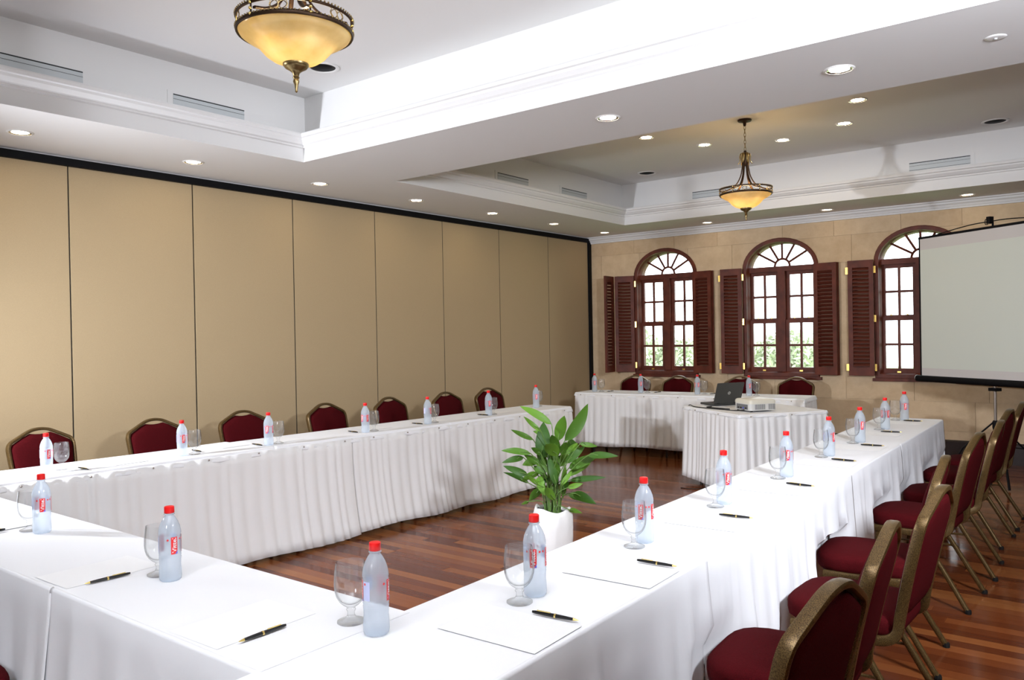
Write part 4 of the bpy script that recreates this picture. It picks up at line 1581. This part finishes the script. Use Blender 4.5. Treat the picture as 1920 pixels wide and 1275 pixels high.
# ------------------------------------------------------------------ pendant lamps
def make_pendant():
    """origin at the ceiling; everything hangs down (z negative)"""
    t = thing('pendant_lamp', '', 'pendant lamp', group='bronze pendant lamps with amber bowls')
    zr = -.684      # lower ring
    MB().lathe([(.001, 0), (.062, 0), (.064, -.006), (.058, -.016), (.030, -.022), (.016, -.028), (.012, -.055), (.004, -.06)], 28).build('ceiling_canopy', M['bronze'], t, smooth=40)
    # chain
    ztop, zbot = -.055, -.285
    nl = 7
    ll = (ztop - zbot) / nl
    for k in range(nl):
        zc_ = ztop - (k + .5) * ll
        a = (k % 2) * PI / 2
        pts = []
        for q in range(12):
            an = 2 * PI * q / 12
            pts.append((.0085 * math.cos(an) * math.cos(a), .0085 * math.cos(an) * math.sin(a), zc_ + ll * .66 * math.sin(an)))
        MB().sweep(pts, .0022, .0022, (math.sin(a), -math.cos(a), .01), 6, closed=True).build('chain_link', M['antique'], t, smooth=60)
    MB().lathe([(.004, -.28), (.014, -.286), (.010, -.296), (.026, -.305), (.030, -.32), (.030, -.40), (.018, -.42)], 16).build('crown_hub', M['bronze'], t, smooth=40)
    # acanthus leaves round the hub
    for k in range(6):
        a = 2 * PI * k / 6 + .3
        c, s_ = math.cos(a), math.sin(a)
        m = MB()
        rows = [(.026, -.302, .006), (.044, -.312, .016), (.050, -.335, .019), (.047, -.365, .017), (.050, -.385, .013), (.062, -.402, .006), (.070, -.404, .001)]
        for r, z_, wv in rows:
            for q in (-1, 0, 1):
                rr = r - (abs(q) * .006)
                m.v.append((rr * c - q * wv * s_, rr * s_ + q * wv * c, z_))
        for i in range(len(rows) - 1):
            b = 3 * i
            m.f += [(b, b + 1, b + 4, b + 3), (b + 1, b + 2, b + 5, b + 4)]
        o = m.build('crown_leaf', M['antique'], t, smooth=60)
        md = o.modifiers.new('thickness', 'SOLIDIFY'); md.thickness = .003
        # arm: down and out to the ring
        path = smooth_path([(.022 * c, .022 * s_, -.39), (.030 * c, .030 * s_, -.45), (.045 * c, .045 * s_, -.52), (.085 * c, .085 * s_, -.59), (.15 * c, .15 * s_, -.632), (.212 * c, .212 * s_, zr + .035)], 5)
        MB().sweep(path, .0095, .0055, (c * .5, s_ * .5, 1), 8, power=.6).build('arm', M['bronze'], t, smooth=50)
        # rods linking the two rings and small scroll plaque
        MB().sweep([(.229 * c, .229 * s_, zr), (.229 * c, .229 * s_, zr + .05)], .004, .004, (1, 0, 0), 6).build('ring_post', M['bronze'], t)
        bd_ = MB()
        for z_ in (zr + .004, zr + .025, zr + .048): bd_.sphere((.234 * c, .234 * s_, z_), .006, 8, 5)
        bd_.build('gilt_knob', M['gold'], t, smooth=60)
        a2 = a + PI / 6
        pq = MB()

        def rp(du, z_, r=.229):
            an = a2 + du / r
            return (r * math.cos(an), r * math.sin(an), z_)
        z0, z1 = zr + .006, zr + .046
        zm = (z0 + z1) / 2
        for sgn in (-1, 1):
            pq.sweep(smooth_path([rp(0, zm), rp(sgn * .014, z1 - .004), rp(sgn * .032, zm), rp(sgn * .014, z0 + .004)], 4, True), .0017, .0017, (math.cos(a2), math.sin(a2), 0), 5, closed=True)
            pq.sweep(smooth_path([rp(sgn * .040, z0), rp(sgn * .030, z0 + .006), rp(sgn * .036, zm), rp(sgn * .030, z1 - .006), rp(sgn * .040, z1)], 3), .0017, .0017, (math.cos(a2), math.sin(a2), 0), 5)
        pq.sweep([rp(0, z0), rp(0, z1)], .0017, .0017, (math.cos(a2), math.sin(a2), 0), 5)
        pq.build('scroll_plaque', M['antique'], t)
    for z_, nm in ((zr, 'lower_ring'), (zr + .05, 'upper_ring')):
        pts = [(.229 * math.cos(2 * PI * k / 64), .229 * math.sin(2 * PI * k / 64), z_) for k in range(64)]
        rg = MB().sweep(pts, .0055, .0095 if nm == 'lower_ring' else .006, (0, 0, 1), 8, closed=True).build(nm, M['bronze'], t, smooth=50)
        be = MB()
        for k in range(88):
            a = 2 * PI * k / 88
            be.sphere((.2335 * math.cos(a), .2335 * math.sin(a), z_ + .007), .0042, 6, 4)
        o = be.build('beading', M['antique'], rg, smooth=60)
        o['kind'] = 'stuff'
    # glass bowl, thin shell
    bo = [(.225, 0), (.218, -.014), (.196, -.030), (.171, -.043), (.152, -.056), (.139, -.072), (.121, -.092), (.095, -.110), (.060, -.124), (.02, -.130)]
    inn = [(max(.004, r - .004), z_ + .004) for r, z_ in reversed(bo)]
    MB().lathe([(r, zr + z_) for r, z_ in bo + inn], 56).build('glass_bowl', M['bowl'], t, smooth=60)
    MB().lathe([(.001, zr - .112), (.046, zr - .118), (.052, zr - .124), (.052, zr - .132), (.044, zr - .142), (.026, zr - .152), (.015, zr - .162), (.011, zr - .175), (.014, zr - .18), (.010, zr - .187), (.012, zr - .192), (.013, zr - .197), (.008, zr - .21), (.005, zr - .232), (.006, zr - .237), (.001, zr - .242)], 28).build('finial', M['antique'], t, smooth=40)
    for k in range(3):
        a = 2 * PI * k / 3 + .9
        MB().sphere((.085 * math.cos(a), .085 * math.sin(a), zr - .040), .022, 12, 8).build('bulb', M['filament'], t, smooth=60)
    return t


PDN = make_pendant()
pdu = []
P1, P2 = (-2.688, 2.055, ZC), (-2.795, 7.13, ZC)
instance(PDN, pdu, P1, .35, 'large bronze pendant lamp with lit amber bowl, nearest the camera at the top')
instance(PDN, pdu, P2, .10, 'bronze chain-hung pendant lamp with lit amber bowl in the far ceiling tray')
for k, P in enumerate((P1, P2)):
    lamp('pendant_glow', (P[0], P[1], P[2] - .70), (4.5, 7.0)[k], .05, ((1.0, .80, .50), (1.0, .66, .32))[k])


# ------------------------------------------------------------------ recessed downlights, vents
def make_downlight():
    t = thing('recessed_downlight', '', 'downlight', group='recessed ceiling downlights')
    MB().lathe([(.066, -.004), (.068, -.006), (.077, -.004), (.080, 0)], 28).build('trim_ring', M['white_trim'], t, smooth=50)
    MB().lathe([(.067, -.005), (.062, -.003), (.056, -.0015), (.052, -.001)], 14).build('reflector', M['chrome'], t)
    MB().lathe([(.001, -.004), (.020, -.0035), (.040, -.002), (.055, -.001)], 12).build('bulb', M['bulb'], t, smooth=60)
    return t


DL = make_downlight()


def set_bulb(o, mat):
    for c in o.children:
        if c.name.startswith('bulb'):
            c.material_slots[0].link = 'OBJECT'
            c.material_slots[0].material = mat


du = []
dz = ZS - .0003
for i in range(7):
    o_ = instance(DL, du, (-5.775, 2.194 + 1.2287 * i, dz), 0, 'lit recessed downlight above the partition, %s from the left' % ordn(i, 7))
    set_bulb(o_, M['bulb_low'] if i < 5 else M['bulb_dim'])
for i, x in enumerate((-4.303, -2.813, -1.373)):
    set_bulb(instance(DL, du, (x, 9.66, dz), 0, 'dim recessed downlight above the window wall, %s from the partition corner' % ORD[i + 1]), M['bulb_dim'])
for i, x in enumerate((-2.67, -1.232)):
    set_bulb(instance(DL, du, (x, 4.49, dz), 0, 'bright recessed downlight in the beam between the two ceiling trays, %s one' % ('left', 'right')[i]), M['bulb'])
for i, (x, y) in enumerate(((-3.789, 7.103), (-3.487, 7.796), (-2.796, 8.149), (-2.128, 7.894), (-1.821, 7.164))):
    set_bulb(instance(DL, du, (x, y, ZC - .0003), 0, 'lit recessed downlight in the ring round the far pendant, %s from the left' % ORD[i]), M['bulb'])

sp = thing('smoke_detector', 'small round white sensor disc on the ceiling beam at the far right', 'sensor', (-.51, 4.503, ZS))
MB().lathe([(.001, -.005), (.030, -.005), (.046, -.003), (.048, 0)], 24).build('cover', M['white_trim'], sp, smooth=50)
MB().lathe([(.001, -.011), (.006, -.010), (.008, -.004)], 10).build('sensor_head', M['alu'], sp)

rv = thing('round_air_vent', '', 'air vent', group='round ceiling air vents')
MB().lathe([(.098, 0), (.115, 0), (.117, -.005), (.108, -.010), (.094, -.006), (.090, -.001)], 32).build('rim', M['white_trim'], rv, smooth=50)
MB().lathe([(.001, -.0015), (.096, -.001)], 32).build('opening', M['darkgap'], rv)
MB().lathe([(.001, -.012), (.052, -.010), (.066, -.004), (.050, -.0035)], 32).build('damper_disc', M['black'], rv, smooth=50)
rvu = []
instance(rv, rvu, (-4.545, 3.707, ZC), 0, 'round black air vent beside the near pendant lamp')
instance(rv, rvu, (-4.638, 8.694, ZC), 0, 'round black air vent in the far tray, left of the far pendant')
instance(rv, rvu, (-1.01, 8.793, ZC), 0, 'round black air vent in the far tray, at the right edge')


def slot_vent(p, axis, L, label):
    """linear slot diffuser on a tray wall; axis 'y' on the left walls, 'x' on the far wall"""
    t = thing('slot_air_vent', label, 'air vent', p, 0 if axis == 'x' else PI / 2, 'linear slot air vents')
    h = .085
    # local x along the vent, local -y out of the wall
    MB().box(-L / 2 - .04, L / 2 + .04, -.004, .0, -h / 2 - .018, h / 2 + .018).build('mounting_plate', M['plaster'], t)
    MB().box(-L / 2, L / 2, -.007, -.004, -h / 2, h / 2).build('vent_frame', M['alu'], t)
    for z_, hh in ((-.038, .0014), (.006, .0010), (.036, .0034)):
        MB().box(-L / 2, L / 2, -.0085, -.007, z_ - hh, z_ + hh).build('slot', M['darkgap'], t)
    return t


wl1, wl2, wf2 = TR[0][0] - .085, TR[1][0] - .085, TR[1][3] + .085
slot_vent((wl1, 2.08, 3.165), 'y', .56, 'slot air vent on the near tray wall at the left edge of the picture')
slot_vent((wl1, 3.245, 3.165), 'y', .56, 'slot air vent on the near tray wall left of the pendant lamp')
slot_vent((wl2, 6.87, 3.165), 'y', .54, 'slot air vent on the left wall of the far tray, nearer one')
slot_vent((wl2, 8.07, 3.165), 'y', .54, 'slot air vent on the left wall of the far tray, farther one')
slot_vent((-4.0, wf2, 3.165), 'x', .56, 'slot air vent on the far tray wall behind the far pendant')
slot_vent((-1.555, wf2, 3.165), 'x', .56, 'slot air vent on the far tray wall at the right above the screen')
